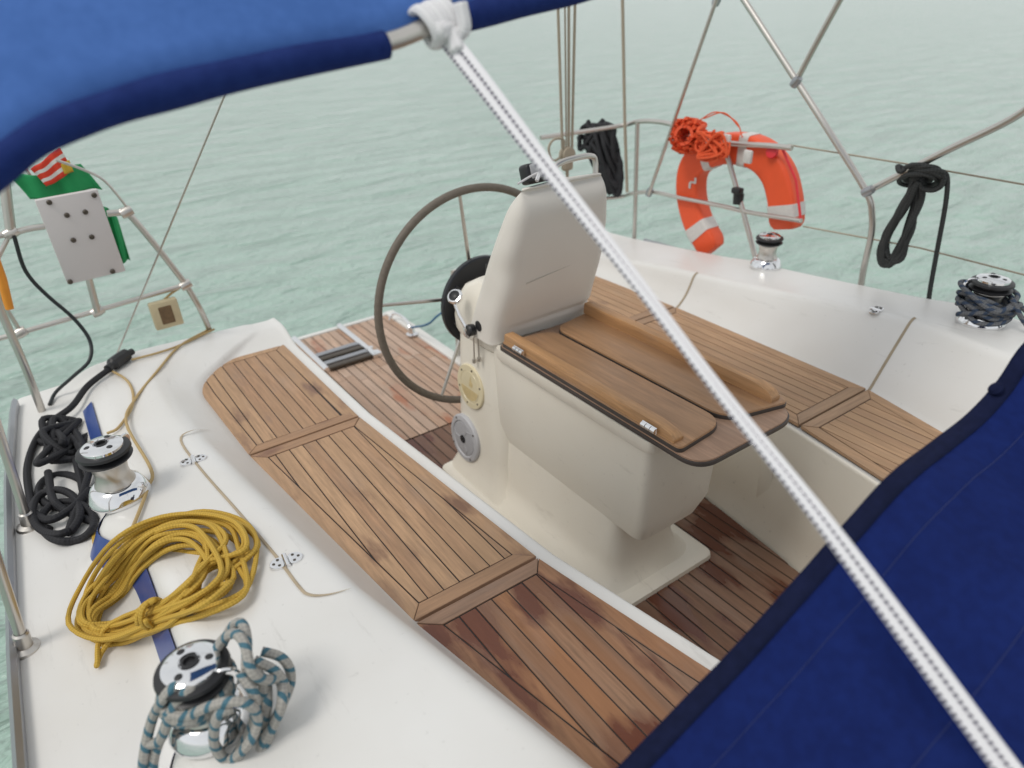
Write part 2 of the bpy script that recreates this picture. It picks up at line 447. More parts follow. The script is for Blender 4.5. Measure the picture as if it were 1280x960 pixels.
def tracer_mat():
    m, nt, b = newmat('white_braid_with_dark_tracer')
    uv = N(nt, 'ShaderNodeUVMap'); sep = N(nt, 'ShaderNodeSeparateXYZ'); L(nt, uv.outputs[0], sep.inputs[0])
    def fr(sock, k, o=0.0):
        a = N(nt, 'ShaderNodeMath', operation='MULTIPLY_ADD'); L(nt, sock, a.inputs[0]); a.inputs[1].default_value = k; a.inputs[2].default_value = o
        f = N(nt, 'ShaderNodeMath', operation='FRACT'); L(nt, a.outputs[0], f.inputs[0]); return f.outputs[0]
    dash = N(nt, 'ShaderNodeMath', operation='GREATER_THAN'); L(nt, fr(sep.outputs[0], 115.0), dash.inputs[0]); dash.inputs[1].default_value = .35
    fold_ = N(nt, 'ShaderNodeMath', operation='PINGPONG'); L(nt, sep.outputs[1], fold_.inputs[0]); fold_.inputs[1].default_value = .5
    band = N(nt, 'ShaderNodeMath', operation='COMPARE'); L(nt, fold_.outputs[0], band.inputs[0]); band.inputs[1].default_value = .365; band.inputs[2].default_value = .06
    mu = N(nt, 'ShaderNodeMath', operation='MULTIPLY'); L(nt, dash.outputs[0], mu.inputs[0]); L(nt, band.outputs[0], mu.inputs[1])
    w = fr(sep.outputs[0], 160.0)
    c = mixc(nt, w, (.72, .71, .73), (.78, .77, .79))
    c = mixc(nt, mu.outputs[0], c, (.04, .03, .075))
    L(nt, c, b.inputs['Base Color']); b.inputs['Roughness'].default_value = .7
    bump(nt, b, w, .25, .001)
    return m
M['tracer'] = tracer_mat()

def water_mat():
    m, nt, b = newmat('milky_green_water')
    tc = N(nt, 'ShaderNodeTexCoord')
    def nz(scale, rot, sx, detail, rough=.55, dist=.0):
        mp = N(nt, 'ShaderNodeMapping'); L(nt, tc.outputs['Object'], mp.inputs['Vector'])
        mp.inputs['Rotation'].default_value = (0, 0, math.radians(rot)); mp.inputs['Scale'].default_value = (sx, 1, 1)
        n = N(nt, 'ShaderNodeTexNoise', Scale=scale, Detail=detail, Roughness=rough, Distortion=dist); L(nt, mp.outputs[0], n.inputs['Vector']); return n.outputs['Fac']
    a = nz(.9, 28, .42, 4.0, .5, .8); bb = nz(2.3, 18, .38, 5.0, .6, 1.2); cc = nz(9.0, 40, .6, 3.0)
    def mad(x, k, y=None):
        n = N(nt, 'ShaderNodeMath', operation='MULTIPLY_ADD'); L(nt, x, n.inputs[0]); n.inputs[1].default_value = k
        if y is not None: L(nt, y, n.inputs[2])
        else: n.inputs[2].default_value = 0
        return n.outputs[0]
    h = mad(a, .24, mad(bb, .17, mad(cc, .045)))
    big = nz(.12, 10, .6, 3.0)
    c = mixc(nt, big, (.325, .455, .392), (.37, .495, .43))
    L(nt, c, b.inputs['Base Color'])
    b.inputs['Roughness'].default_value = .05; b.inputs['IOR'].default_value = 1.33
    bump(nt, b, h, 1.0, 1.5)
    return m
M['water'] = water_mat()

# ------------------------------------------------------------------ world, sun, camera
w = bpy.data.worlds.new("World"); sc.world = w; w.use_nodes = True
nt = w.node_tree; bg = nt.nodes['Background']
sky = nt.nodes.new('ShaderNodeTexSky'); sky.sky_type = 'NISHITA'; sky.sun_disc = False
SUN_EL, SUN_AZ = 58.0, -92.0            # azimuth measured from +y towards +x
sky.sun_elevation = math.radians(SUN_EL); sky.sun_rotation = math.radians(SUN_AZ)
sky.air_density = 1.0; sky.dust_density = 1.5; sky.ozone_density = .8
hs = nt.nodes.new('ShaderNodeHueSaturation'); hs.inputs['Saturation'].default_value = .28     # cloud cover: nearly colourless daylight
nt.links.new(sky.outputs[0], hs.inputs['Color'])
tcw = nt.nodes.new('ShaderNodeTexCoord'); nzw = nt.nodes.new('ShaderNodeTexNoise'); nzw.inputs['Scale'].default_value = 2.2; nzw.inputs['Detail'].default_value = 5
nt.links.new(tcw.outputs['Generated'], nzw.inputs['Vector'])
rw = ramp(nt, nzw.outputs['Fac'], [(.3, (.62, .62, .62)), (.7, (.96, .96, .96))])
nt.links.new(mixc(nt, rw.outputs[0], hs.outputs[0], (5.6, 5.75, 5.8)), bg.inputs['Color'])          # cloud layer over the clear sky
bg.inputs['Strength'].default_value = .15
sd = bpy.data.lights.new('sun', 'SUN'); sd.energy = 1.3; sd.angle = math.radians(20); sd.color = (1, .96, .9)
so = bpy.data.objects.new('sun', sd); COL.objects.link(so)
az, el = math.radians(SUN_AZ), math.radians(SUN_EL)
dirv = Vector((math.sin(az) * math.cos(el), math.cos(az) * math.cos(el), math.sin(el)))
so.rotation_euler = (-dirv).to_track_quat('-Z', 'Y').to_euler(); so.location = (0, 0, 12)

cd = bpy.data.cameras.new('camera'); co = bpy.data.objects.new('camera', cd); COL.objects.link(co); sc.camera = co
cd.sensor_width = 36; cd.sensor_fit = 'HORIZONTAL'; cd.lens = F / 1280 * 36
cd.clip_start = .02; cd.clip_end = 20000
right = Vector(R @ np.array([1, 0, 0])); upv = Vector(R @ np.array([0, -1, 0])); back = Vector(R @ np.array([0, 0, -1]))
mw = Matrix((right, upv, back)).transposed().to_4x4(); mw.translation = Vector(CAM); co.matrix_world = mw
cd.dof.use_dof = True; cd.dof.focus_distance = 1.88; cd.dof.aperture_fstop = cd.lens / 1000 / .0115
sc.view_settings.view_transform = 'Standard'; sc.view_settings.look = 'None'; sc.view_settings.gamma = 1
sc.view_settings.exposure = -.06

# ------------------------------------------------------------------ water
bm = bmesh.new()
for (x0, y0, x1, y1) in ((-4000, -4000, 4000, 4000),):
    vs = [bm.verts.new(p) for p in ((x0, y0, -.8), (x1, y0, -.8), (x1, y1, -.8), (x0, y1, -.8))]; bm.faces.new(vs)
wt = mesh('water', bm, M['water'], None, 0); tag(wt, 'rippled milky green water all around the boat', 'water', kind='structure')

# ------------------------------------------------------------------ the boat
LIN = [(-.4, .86), (.2, .752), (.47, .694), (.85, .627), (1.58, .569), (2.165, .562)]      # left teak inner edge, y -> x
LOUT = [(-.4, .60), (.2, .475), (.47, .424), (.85, .350), (1.58, .272), (2.05, .255), (2.165, .26)]
RIN = [(-.4, 1.22), (.3, 1.345), (.58, 1.388), (.835, 1.434), (1.2, 1.475), (1.56, 1.50), (2.2, 1.51)]
ROUT = [(-.4, 1.52), (.3, 1.61), (.6, 1.674), (.833, 1.73), (1.555, 1.745), (1.93, 1.734), (2.2, 1.72)]
def hcoam(y): return interp([(-.5, .24), (.3, .20), (.83, .17), (1.55, .105), (2.1, .055), (2.3, .045)], y)
def bulge(y, cs): return sum(.058 * math.exp(-((y - c) / .085) ** 2) for c in cs)
LW = (1.365, .70); RW = (1.50, .775)
GUN = [(-1.0, -.30), (.5, -.275), (1.2, -.262), (1.8, -.235), (2.2, -.20), (2.3, -.185)]
ZD = -1.0                                                            # side deck level
def smooth01(t): t = max(0, min(1, t)); return t * t * (3 - 2 * t)

def fillet(profile, radii, n=5):
    out = []
    for i, p in enumerate(profile):
        p = Vector(p)
        if i == 0 or i == len(profile) - 1 or radii[i] <= 0: out += [p] * (1 if i in (0, len(profile) - 1) else n + 1); continue
        a, b = Vector(profile[i - 1]), Vector(profile[i + 1])
        u, v = a - p, b - p
        t = min(radii[i], u.length * .48, v.length * .48)
        u = p + u.normalized() * t; v = p + v.normalized() * t
        for k in range(n + 1):
            q = k / n; out.append((1 - q) ** 2 * u + 2 * q * (1 - q) * p + q * q * v)
    return out

def section_left(y):
    g = interp(GUN, y); h = hcoam(y); xo = -.006 - bulge(y, LW) + .02 * max(0, y - 1.6)
    aft = smooth01((y - 2.10) / .14)
    so_ = interp(LOUT, y) + .16 * max(0, (y - 1.93) / .235) ** 2.2 if y > 1.93 else interp(LOUT, y)
    so_ = min(so_, .50)
    xt = interp(LOUT, min(y, 2.05)) - .10
    zt = -1 + h
    zs = -1 * (1 - aft) + (zt - .004) * aft
    lip = interp(LIN, y) + .034
    zl = zs + .006 * (1 - aft)
    pr = [(g + .10, -1.36 - .62), (g - .0, ZD - .12), (g, ZD), (xo - .048, ZD + .008), (xo + .010, zt - .006), (xt, zt + .006), (so_ - .008, zs + .02 * (1 - aft)), (so_ + .012, zs - .004), (lip - .024, zl - .006), (lip, zl), (lip + .006, -1.36 - .02)]
    rad = [0, .03, .02, .03, .035, .03 + .03 * aft, .03, .02, .01, .016, 0]
    return pr, rad

def section_right(y):
    g = 2.08 - interp(GUN, y) + .02; h = hcoam(y); xo = 2.10 + bulge(y, RW) * .4 - .02 * max(0, y - 1.6)
    aft = smooth01((y - 2.08) / .16)
    so_ = interp(ROUT, y)
    if y > 1.93: so_ -= .16 * ((y - 1.93) / .235) ** 2.2
    xt = interp(ROUT, min(y, 2.05)) + interp([(.2, .14), (.834, .148), (1.555, .086), (2.1, .07)], y)
    zt = -1 + h
    zs = -1 * (1 - aft) + (zt - .004) * aft
    lip = interp(RIN, y) - .012
    zd = ZD - .06
    pr = [(g - .10, -1.36 - .62), (g, zd - .12), (g, zd), (xo + .03, zd + .008), (xo, zt - .006), (xt, zt + .004), (so_ + .05 + .02 * h, zs + h * .35 * (1 - aft)), (so_ + .006, zs - .004), (lip + .02, zs - .006), (lip, zs - .004), (lip - .022, -1.36 + .05), (lip - .04, -1.36 - .02)]
    rad = [0, .03, .02, .03, .035, .022, .06, .02, .008, .014, .05, 0]
    return pr, rad

YS = [-.9, -.5, -.2, 0.05] + [round(.15 + .025 * i, 4) for i in range(int((2.30 - .15) / .025) + 1)] + [2.12, 2.14, 2.18, 2.22, 2.28, 2.295, 2.30]
YS = sorted(set(YS))
def deck_loft(sec, inner=None):
    bm = bmesh.new(); rows = []
    for y in YS:
        pr, rad = sec(y)
        rows.append([bm.verts.new(U(p.x, y, p.y)) for p in fillet(pr, rad)])
    pr, rad = sec(2.30)                                              # rounded stern face
    for dy, dz in ((.010, -.004), (.016, -.016), (.03, -.9)):
        row = []
        for p in fillet(pr, rad):
            z = p.y + dz if dz > -.5 else min(p.y - .02, -1.98)
            row.append(bm.verts.new(U(p.x, 2.30 + dy, z)))
        rows.append(row)
    for a, b in zip(rows, rows[1:]):
        for j in range(len(a) - 1):
            try:
                f = bm.faces.new((a[j], a[j + 1], b[j + 1], b[j]))
                if inner and j >= len(a) - inner: f.material_index = 1
            except ValueError: pass
    bmesh.ops.remove_doubles(bm, verts=bm.verts[:], dist=.0004)
    bmesh.ops.dissolve_degenerate(bm, dist=.0003, edges=bm.edges[:])
    return bm

boat = thing('sailing_boat', 'white sailing yacht with a teak-laid cockpit, seen from its deck, open water behind it', 'sailboat', U(1.04, .9, -1.36))
mesh('side_deck', deck_loft(section_left), M['gel'], boat, 40)
mesh('side_deck', deck_loft(section_right, 12), [M['gel'], M['cream']], boat, 40)  # cream seat front: warm bounced light painted onto the deck's gelcoat

# sole moulding, transom platform and forward cabin
bm = bmesh.new()
plate(bm, [(.3 * S, -1.2), (1.75 * S, -1.2), (1.75 * S, 2.26 * S), (1.305 * S, 2.26 * S), (1.305 * S, 2.95 * S), (.52 * S, 2.95 * S), (.52 * S, 2.26 * S), (.3 * S, 2.26 * S)], -.62, -.008, .01)
mesh('cockpit_well', bm, M['cream'], boat)  # cream here also paints in the warm bounce inside the well
bm = bmesh.new()
box(bm, (1.3 * S, .0 - .9, .36), (1.5 * S, 2.0, .74), None, .05, 3)
mesh('coachroof', bm, M['gel'], boat)
# white rim of the platform and the low moulded corner to its right
bm = bmesh.new()
plate(bm, [(1.272 * S, 2.26 * S), (1.318 * S, 2.26 * S), (1.318 * S, 2.95 * S), (1.272 * S, 2.95 * S)], -.05, .016, .008)
plate(bm, [(.55 * S, 2.925 * S), (1.272 * S, 2.925 * S), (1.272 * S, 2.952 * S), (.55 * S, 2.952 * S)], -.05, .010, .006)
mesh('platform_rim', bm, M['gel'], boat)
bm = bmesh.new()
box(bm, U(1.43, 2.205, -1.28), (.22 * S, .20 * S, .22 * S), None, .035, 4)
mesh('moulded_corner', bm, M['gel'], boat)

# blue stripe round the outside of the left coaming
def left_surface(y, f, lift=.002):
    """point between side deck and coaming top on the outer face, f 0..1"""
    pr, rad = section_left(y)
    a, b = Vector(pr[3]), Vector(pr[4]); p = a.lerp(b, f)
    n = Vector((-(b - a).y, (b - a).x)).normalized()
    if n.x > 0: n = -n
    return U(p.x + n.x * lift, y, p.y + n.y * lift)
bm = bmesh.new(); rows = []
for i in range(140):
    y = .3 + 1.75 * i / 139
    rows.append([bm.verts.new(left_surface(y, f, .0035)) for f in (.28, .5, .76)])
for a, b in zip(rows, rows[1:]):
    for j in range(2): bm.faces.new((a[j], a[j + 1], b[j + 1], b[j]))
mesh('stripe', bm, M['blue'], boat, 60)
# alloy toe rails
for s in (0, 1):
    bm = bmesh.new(); pts = []
    for i in range(40):
        y = -.6 + 2.85 * i / 39; g = interp(GUN, y)
        x = g + .012 if s == 0 else 2.10 - g - .012
        pts.append(U(x, y, ZD + .012 - .06 * s))
    tube(bm, pts, .022, 6, flat=.55, up=(0, 0, 1))
    mesh('toe_rail', bm, M['alloy'], boat)

# sealant seams on the coaming tops (locker panels) and the joints of the right seat back
def ridge(pts, r, mat, name='panel_seam'):
    n_ = len(pts); bm = bmesh.new(); tube(bm, pts, [r * .25 * min(1, .08 + i / 9, .08 + (n_ - 1 - i) / 9) if name == 'panel_seam' else r * .25 for i in range(n_)], 8, flat=5.0, up=(0, 0, 1) if name == 'panel_seam' else None); return mesh(name, bm, mat, boat)
def ztop(y): return (hcoam(y) - 1 + 1.36) * S
zl = ztop(1.1) + .004
def onleft(px, py):
    p = at(px, py, z=zl)
    for _ in range(4):
        u = p.y / S; pr, rad = section_left(u)
        xs = [(q[0] * S, (q[1] + 1.36) * S) for q in pr[3:9]]
        z = None
        for (xa, za), (xb, zb) in zip(xs, xs[1:]):
            if min(xa, xb) - 1e-6 <= p.x <= max(xa, xb) + 1e-6: z = za + (zb - za) * (p.x - xa) / max(1e-6, xb - xa)
        if z is None: z = (ZD + 1.36) * S if p.x < xs[0][0] else xs[-1][1]
        p = at(px, py, z=z + .002)
    return p
ridge(spline([onleft(*p) for p in ((262, 537), (240, 538), (226, 550), (250, 585), (300, 642), (345, 695), (372, 731), (386, 743), (410, 743), (440, 735))], 5), .0030, M['groove'])
def joint(y):
    pr, rad = section_right(y); pts = fillet(pr, rad)
    pts = [p for p in pts if p.x >= pr[7][0] - .001 and p.x <= pr[5][0] + .02 and p.y > -1.02]
    return [U(p.x - .001, y, p.y + .0015) for p in pts]
for y in (1.555, .834): ridge(joint(y), .0042, M['groove2'], 'seat_back_joint')
ridge([U(interp(ROUT, y) + interp([(.2, .14), (.834, .148), (1.555, .086)], y) + .022, y, -1 + hcoam(y) + .001) for y in [.86 + .05 * i for i in range(13)]], .0022, M['groove2'])
# drain channel in the right seat front
bm = bmesh.new(); box(bm, (0, 0, 0), (.012, .055, .26), None, .005, 2)
pc = at(957, 605, x=1.42 * S); bmesh.ops.translate(bm, verts=bm.verts[:], vec=Vector(((interp(RIN, pc.y / S) - .024) * S, pc.y, pc.z)))
mesh('drain_channel', bm, M['cream'], boat)

# ------------------------------------------------------------------ teak seats
ZS = .36 * S
def inset(poly, d):
    m = len(poly); out = []
    ccw = sum(poly[i][0] * poly[(i + 1) % m][1] - poly[(i + 1) % m][0] * poly[i][1] for i in range(m)) > 0
    for i in range(m):
        a, p, b = Vector(poly[i - 1]), Vector(poly[i]), Vector(poly[(i + 1) % m])
        t1, t2 = (p - a).normalized(), (b - p).normalized()
        n1, n2 = Vector((-t1.y, t1.x)), Vector((-t2.y, t2.x))
        if not ccw: n1, n2 = -n1, -n2
        k = (n1 + n2) / max(.25, 1 + n1.dot(n2))
        out.append((p.x + k.x * d, p.y + k.y * d))
    return out
def board(chain_o, chain_i, z0, z1, bev=.0012):
    b2 = bmesh.new()
    o = [b2.verts.new((p[0], p[1], z0)) for p in chain_o]; q = [b2.verts.new((p[0], p[1], z0)) for p in chain_i]
    for k in range(len(o) - 1): b2.faces.new((o[k], o[k + 1], q[k + 1], q[k]))
    r = bmesh.ops.extrude_face_region(b2, geom=b2.faces[:])
    ups = {v for v in r['geom'] if isinstance(v, bmesh.types.BMVert)}
    for v in ups: v.co.z = z1
    bmesh.ops.recalc_face_normals(b2, faces=b2.faces[:])
    es = [e for e in b2.edges if e.verts[0] in ups and e.verts[1] in ups and e.calc_face_angle(0) > .5]
    bmesh.ops.bevel(b2, geom=es, offset=bev, segments=1, affect='EDGES')
    return b2
def teak_lid(name, label, group, tabi, tabo, y0, y1, mats, pw=.047, ends=(1, 1), corner=0.0, z=ZS + .010, mw=.047, th=.012, shift=0.0):
    """teak lid between two edge tables; planks run fore and aft, boards frame them. y in survey units"""
    n = 14
    ys = [y0 + (y1 - y0) * i / n for i in range(n + 1)]
    inn = [(interp(tabi, y) * S, y * S) for y in ys]; out = [(interp(tabo, y) * S, y * S) for y in ys][::-1]
    if corner > 0:
        i = len([p for p in out if p[1] > y1 * S - corner * 1.25])
        tail = out[i:]; cpt = [out[0]]
        rp = round_poly([inn[-1], out[0], tail[0]], [0, corner * 1.2, 0], 12)
        out = rp[1:-1] + tail
    poly = inn + out; m = len(poly); ni = len(inn)
    cx = sum(p[0] for p in poly) / m; cy = sum(p[1] for p in poly) / m
    t = thing(name, label, 'bench seat', (cx, cy, z - th), group)
    bm = bmesh.new(); plate(bm, inset(poly, .006), z - th - .004, z - .0022); mesh('caulked_backing', bm, M['caulk'], t, 0)
    g = .0036
    rim_o = inset(poly, .0012); rim_i = inset(poly, mw - g); core = inset(poly, mw)
    last = 0
    chains = [('margin_board', list(range(0, ni)), mats[0])]
    if corner > 0: chains.append(('margin_board', list(range(ni - 1, m)), mats[0]))
    else: chains += [('end_board' if ends[1] else 'margin_board', [ni - 1, ni], mats[1]), ('margin_board', list(range(ni, m)), mats[0])]
    chains.append(('end_board' if ends[0] else 'margin_board', [m - 1, 0], mats[1]))
    for nm, idx, mt in chains:
        co_, ci_ = [Vector(rim_o[k]) for k in idx], [Vector(rim_i[k]) for k in idx]
        for c_ in (co_, ci_):                                        # a hair of caulk at the mitres
            c_[0] += (c_[1] - c_[0]).normalized() * .0012; c_[-1] += (c_[-2] - c_[-1]).normalized() * .0012
        mesh(nm, board(co_, ci_, z - th + .001, z + (.0015 if nm == 'end_board' else .0004)), mt, t, 30)
    xs = [p[0] for p in core]; x = math.floor(min(xs) / pw) * pw + shift - pw
    bm = bmesh.new()
    while x < max(xs):
        pl = clip(clip(core, 0, x + g * .5, True), 0, x + pw - g * .5, False)
        if len(pl) >= 3 and area(pl) > 2e-4: plate(bm, pl, z - th + .001, z + .0006 * math.sin(x * 900), .0008, seg=1)
        x += pw
    mesh('planking', bm, mats[0], t, 30)
    return t
SL = (M['seat'], M['seat_end']); SW = (M['seat_wet'], M['seat_wet_end']); SR = (M['seat_r'], M['seat_r_end'])
G = 'teak lids along the cockpit seats'
teak_lid('bench_section', 'weathered teak seat lid with one rounded corner, at the stern end of the left bench', G, LIN, LOUT, 1.577, 2.150, SL, ends=(1, 0), corner=.20, shift=.012)
teak_lid('bench_section', 'long pale teak seat lid in the middle of the left bench, beside the pedestal', G, LIN, LOUT, .862, 1.572, SL, shift=.02)
teak_lid('bench_section', 'left bench teak lid with dark red-brown wet stains, running under the blue dodger', G, LIN, LOUT, .02, .857, SW, shift=.005)
teak_lid('bench_section', 'short golden teak lid at the stern end of the right bench, behind the table', G, RIN, ROUT, 1.558, 2.10, SR, pw=.043)
teak_lid('bench_section', 'golden teak lid in the middle of the right bench, below the jointed white seat back', G, RIN, ROUT, .839, 1.553, SR, pw=.043)
teak_lid('bench_section', 'right bench teak lid half hidden by the edge of the blue dodger', G, RIN, ROUT, .0, .8345, SR, pw=.043)

# ------------------------------------------------------------------ teak sole
def sole(name, label, region, mat, pw, shift=0, butts=None, z=.006):
    cx = sum(p[0] for p in region) / len(region); cy = sum(p[1] for p in region) / len(region)
    t = thing(name, label, 'teak floor', (cx, cy, -.006))
    bm = bmesh.new(); plate(bm, region, -.0055, z - .003); mesh('caulked_backing', bm, M['caulk'], t, 0)
    xs = [p[0] for p in region]; x = math.floor(min(xs) / pw) * pw + shift; bm = bmesh.new(); i = 0; g = .0028
    while x < max(xs):
        pl = clip(clip(region, 0, x + g, True), 0, x + pw - g, False)
        if len(pl) >= 3 and area(pl) > 2e-4:
            cut = [butts[i % len(butts)]] if butts else []
            if cut:
                for q in (clip(pl, 1, cut[0] + .0012, True), clip(pl, 1, cut[0] - .0012, False)):
                    if len(q) >= 3 and area(q) > 2e-4: plate(bm, q, -.004, z, .0008, seg=1)
            else: plate(bm, pl, -.004, z, .0008, seg=1)
        x += pw; i += 1
    mesh('planking', bm, mat, t, 30)
    return t
y_seam = 1.905 * S
sole('teak_sole', 'pale weathered teak floor of the stern platform, behind the steering wheel', [(.56 * S, y_seam + .003), (1.27 * S, y_seam + .003), (1.27 * S, 2.92 * S), (.56 * S, 2.92 * S)], M['sole_aft'], .052, .01, [2.46 * S, 2.40 * S, 2.50 * S, 2.44 * S])
fw = [(interp(LIN, y) * S + .05, y * S) for y in (.0, .4, .8, 1.2, 1.6, 1.9)]
fr_ = [((interp(RIN, y) - .055) * S, y * S) for y in (.0, .4, .8, 1.2, 1.6, 1.9)]
sole('teak_sole', 'dark red-brown wet teak floor round the foot of the table', fw + fr_[::-1], M['sole_fwd'], .052, .02)

# ------------------------------------------------------------------ folding ladder set into the platform
t = thing('swim_ladder', 'folded steel swim ladder with grey treads, set into the stern platform', 'ladder', U(.92, 2.7, -1.355))
for x in (.82, 1.035):
    bm = bmesh.new(); tube(bm, [U(x, 2.55, -1.347), U(x, 2.93, -1.347)], .019, 12); mesh('side_rail', bm, M['chrome'], t)
for i in range(4):
    bm = bmesh.new(); y = 2.555 + .046 * i
    box(bm, U(.925, y, -1.343), (.19 * S, .038 * S * .8, .02), None, .006, 2); mesh('tread', bm, M['alloy'] if i % 2 else M['screw'], t)
for c_, s_ in ((U(1.04, 2.56, -1.346), (.06, .06, .03)), (U(1.037, 2.615, -1.346), (.05, .03, .036))):
    bm = bmesh.new(); box(bm, c_, s_, None, .009, 2); mesh('hinge', bm, M['chrome'], t)
# grab handle, deck fitting and blue line at the platform edge
bm = bmesh.new()
tube(bm, spline([at(487, 400, z=.02), at(492, 392, z=.06), at(500, 394, z=.07), at(509, 402, z=.06), at(513, 414, z=.02)], 6), .008, 8)
tag(mesh('grab_loop', bm, M['chrome']), 'small bent chrome grab handle on the white rim of the stern platform', 'handle')
bm = bmesh.new(); p = at(515, 418, z=.016)
lathe(bm, [(0, 0), (.035, 0), (.035, .006), (.02, .012), (.014, .05), (0, .055)], 16, Matrix.Translation(p))
tag(mesh('deck_eye', bm, M['chrome']), 'chrome deck eye holding the blue line on the platform rim', 'fitting')
bm = bmesh.new(); tube(bm, spline([p + V(0, 0, .045), at(535, 405, y=2.45 * S), at(556, 388, y=2.40 * S), U(1.62, 2.30, -.99)], 6), .006, 8)
tag(mesh('mooring_line', bm, M['blue_rope']), 'thin blue line running from the platform rim past the wheel disc', 'rope')

# ------------------------------------------------------------------ steering pedestal with table box
ped = thing('steering_pedestal', 'cream moulded steering pedestal carrying a speaker, a round cover and the engine lever', 'pedestal', U(1.04, 1.55, -1.36))
def loft_rect(bm, secs, r, n=5):
    """secs: (x0,x1,y0,y1,z) rounded rectangles, bottom to top"""
    rows = []
    for q in secs:
        x0, x1, y0, y1, z = q[:5]; rr = q[5] if len(q) > 5 else r
        pl = round_poly([(x0 * S, y0 * S), (x1 * S, y0 * S), (x1 * S, y1 * S), (x0 * S, y1 * S)], rr, n)
        rows.append([bm.verts.new((p[0], p[1], (z + 1.36) * S)) for p in pl])
    for a, b in zip(rows, rows[1:]):
        m = len(a)
        for j in range(m): bm.faces.new((a[j], a[(j + 1) % m], b[(j + 1) % m], b[j]))
    bm.faces.new(rows[0][::-1]); bm.faces.new(rows[-1])
bm = bmesh.new()
loft_rect(bm, [(.845, 1.235, .888, 1.69, -1.372, .03), (.848, 1.232, .890, 1.687, -1.343, .04), (.862, 1.218, .905, 1.68, -1.336, .05)], .04)
mesh('base_plinth', bm, M['cream'], ped)
bm = bmesh.new()
loft_rect(bm, [(.872, 1.208, 1.36, 1.695, -1.338, .09), (.895, 1.185, 1.39, 1.685, -1.30, .09), (.908, 1.172, 1.405, 1.678, -1.22, .085), (.918, 1.162, 1.415, 1.670, -1.05, .08), (.925, 1.155, 1.42, 1.664, -.90, .08), (.925, 1.155, 1.42, 1.66, -.872, .08)], .08)
mesh('column', bm, M['cream'], ped, 50)
bm = bmesh.new()      # console head
loft_rect(bm, [(.923, 1.157, 1.418, 1.666, -.868, .08), (.918, 1.162, 1.415, 1.670, -.855, .08), (.918, 1.162, 1.42, 1.668, -.82, .07), (.924, 1.156, 1.44, 1.655, -.765, .07), (.935, 1.145, 1.45, 1.625, -.725, .06), (.95, 1.13, 1.46, 1.58, -.70, .05)], .08)
mesh('console', bm, M['cream'], ped, 50)
# foot of the table box and the box itself
bm = bmesh.new()
loft_rect(bm, [(.875, 1.205, .925, 1.46, -1.338, .10), (.905, 1.175, .945, 1.46, -1.315, .09), (.925, 1.155, .955, 1.46, -1.27, .07), (.938, 1.142, .962, 1.46, -1.16, .05), (.945, 1.135, .968, 1.46, -1.10, .05)], .06)
mesh('box_foot', bm, M['cream'], ped, 50)
bm = bmesh.new()
loft_rect(bm, [(.952, 1.128, .905, 1.44, -1.150, .04), (.940, 1.138, .885, 1.445, -1.146, .04), (.924, 1.153, .864, 1.45, -1.085, .035), (.917, 1.160, .854, 1.45, -.87, .03), (.917, 1.160, .852, 1.45, -.828, .03)], .03)
mesh('table_box', bm, M['cream'], ped, 50)
bm = bmesh.new()
loft_rect(bm, [(.907, 1.168, .842, 1.415, -.862, .03), (.903, 1.172, .838, 1.415, -.855, .03), (.903, 1.172, .838, 1.415, -.829, .03)], .03)
mesh('box_rim', bm, M['cream'], ped, 40)
def face_x(y, z):   # left face of the column
    return interp([(-1.338, .872), (-1.30, .895), (-1.22, .908), (-1.05, .918), (-.90, .925)], z)
def disc_on_left(px, py, prof, mat, name, parent, k=40, lift=.0, xx=None):
    p = at(px, py, x=(xx or .915) * S); x = face_x(p.y / S, p.z / S - 1.36) * S - .001 - lift
    p = at(px, py, x=x)
    d = Vector((-1, 0, .06)).normalized()
    bm = bmesh.new(); lathe(bm, prof, k, axis_M(p, d)); return mesh(name, bm, mat, parent), p, d
sp, p, d = disc_on_left(583, 547, [(.105, -.006), (.105, .008), (.100, .014), (.082, .016), (.078, .011), (.0, .011)], M['speaker'], 'speaker', ped)
tag(sp, 'round grey loudspeaker set in the pedestal side')
bm = bmesh.new(); lathe(bm, [(.076, .0105), (.073, .0135), (.045, .016), (.018, .0165), (0, .0165)], 36, axis_M(p, d)); mesh('speaker_cone', bm, M['speaker_cone'], sp)
bm = bmesh.new(); lathe(bm, [(.017, .017), (.017, .020), (.010, .021)], 24, axis_M(p, d)); lathe(bm, [(.007, .0205), (.007, .022), (0, .022)], 16, axis_M(p, d)); mesh('badge', bm, M['black'], sp)
for a in range(3):
    bm = bmesh.new()
    Mx = axis_M(p, d) @ Matrix.Rotation(math.radians(120 * a + 25), 4, 'Z'); tube(bm, [Mx @ V(.018, .012, .0168), Mx @ V(.045, .03, .0165), Mx @ V(.072, .022, .0145)], .0018, 6)
    mesh('grille_bar', bm, M['speaker'], sp)
def screws(p, d, r, n, parent, a0=0, h=.016):
    Mx = axis_M(p, d)
    for i in range(n):
        a = 2 * math.pi * i / n + a0; bm = bmesh.new(); lathe(bm, [(.0045, h - .003), (.0045, h), (0, h + .001)], 8, Mx @ Matrix.Translation((r * math.cos(a), r * math.sin(a), 0)))
        mesh('screw', bm, M['screw'], parent)
screws(p, d, .092, 4, sp, .6, .0165)
cv, p, d = disc_on_left(589, 483, [(.094, -.006), (.094, .005), (.091, .008), (.069, .008), (.068, .0065), (.066, .0065), (.065, .008), (0, .008)], M['cream_cover'], 'inspection_cover', ped)
tag(cv, 'round cream inspection cover half filled with brown water')
screws(p, d, .078, 6, cv, .3, .009)
Mx = axis_M(p, d)
bm = bmesh.new(); pl = [(.062 * math.cos(a), .062 * math.sin(a)) for a in [math.pi + .15 + (math.pi - .3) * i / 16 for i in range(17)]]
pl = [(x, y * .93) for x, y in pl]
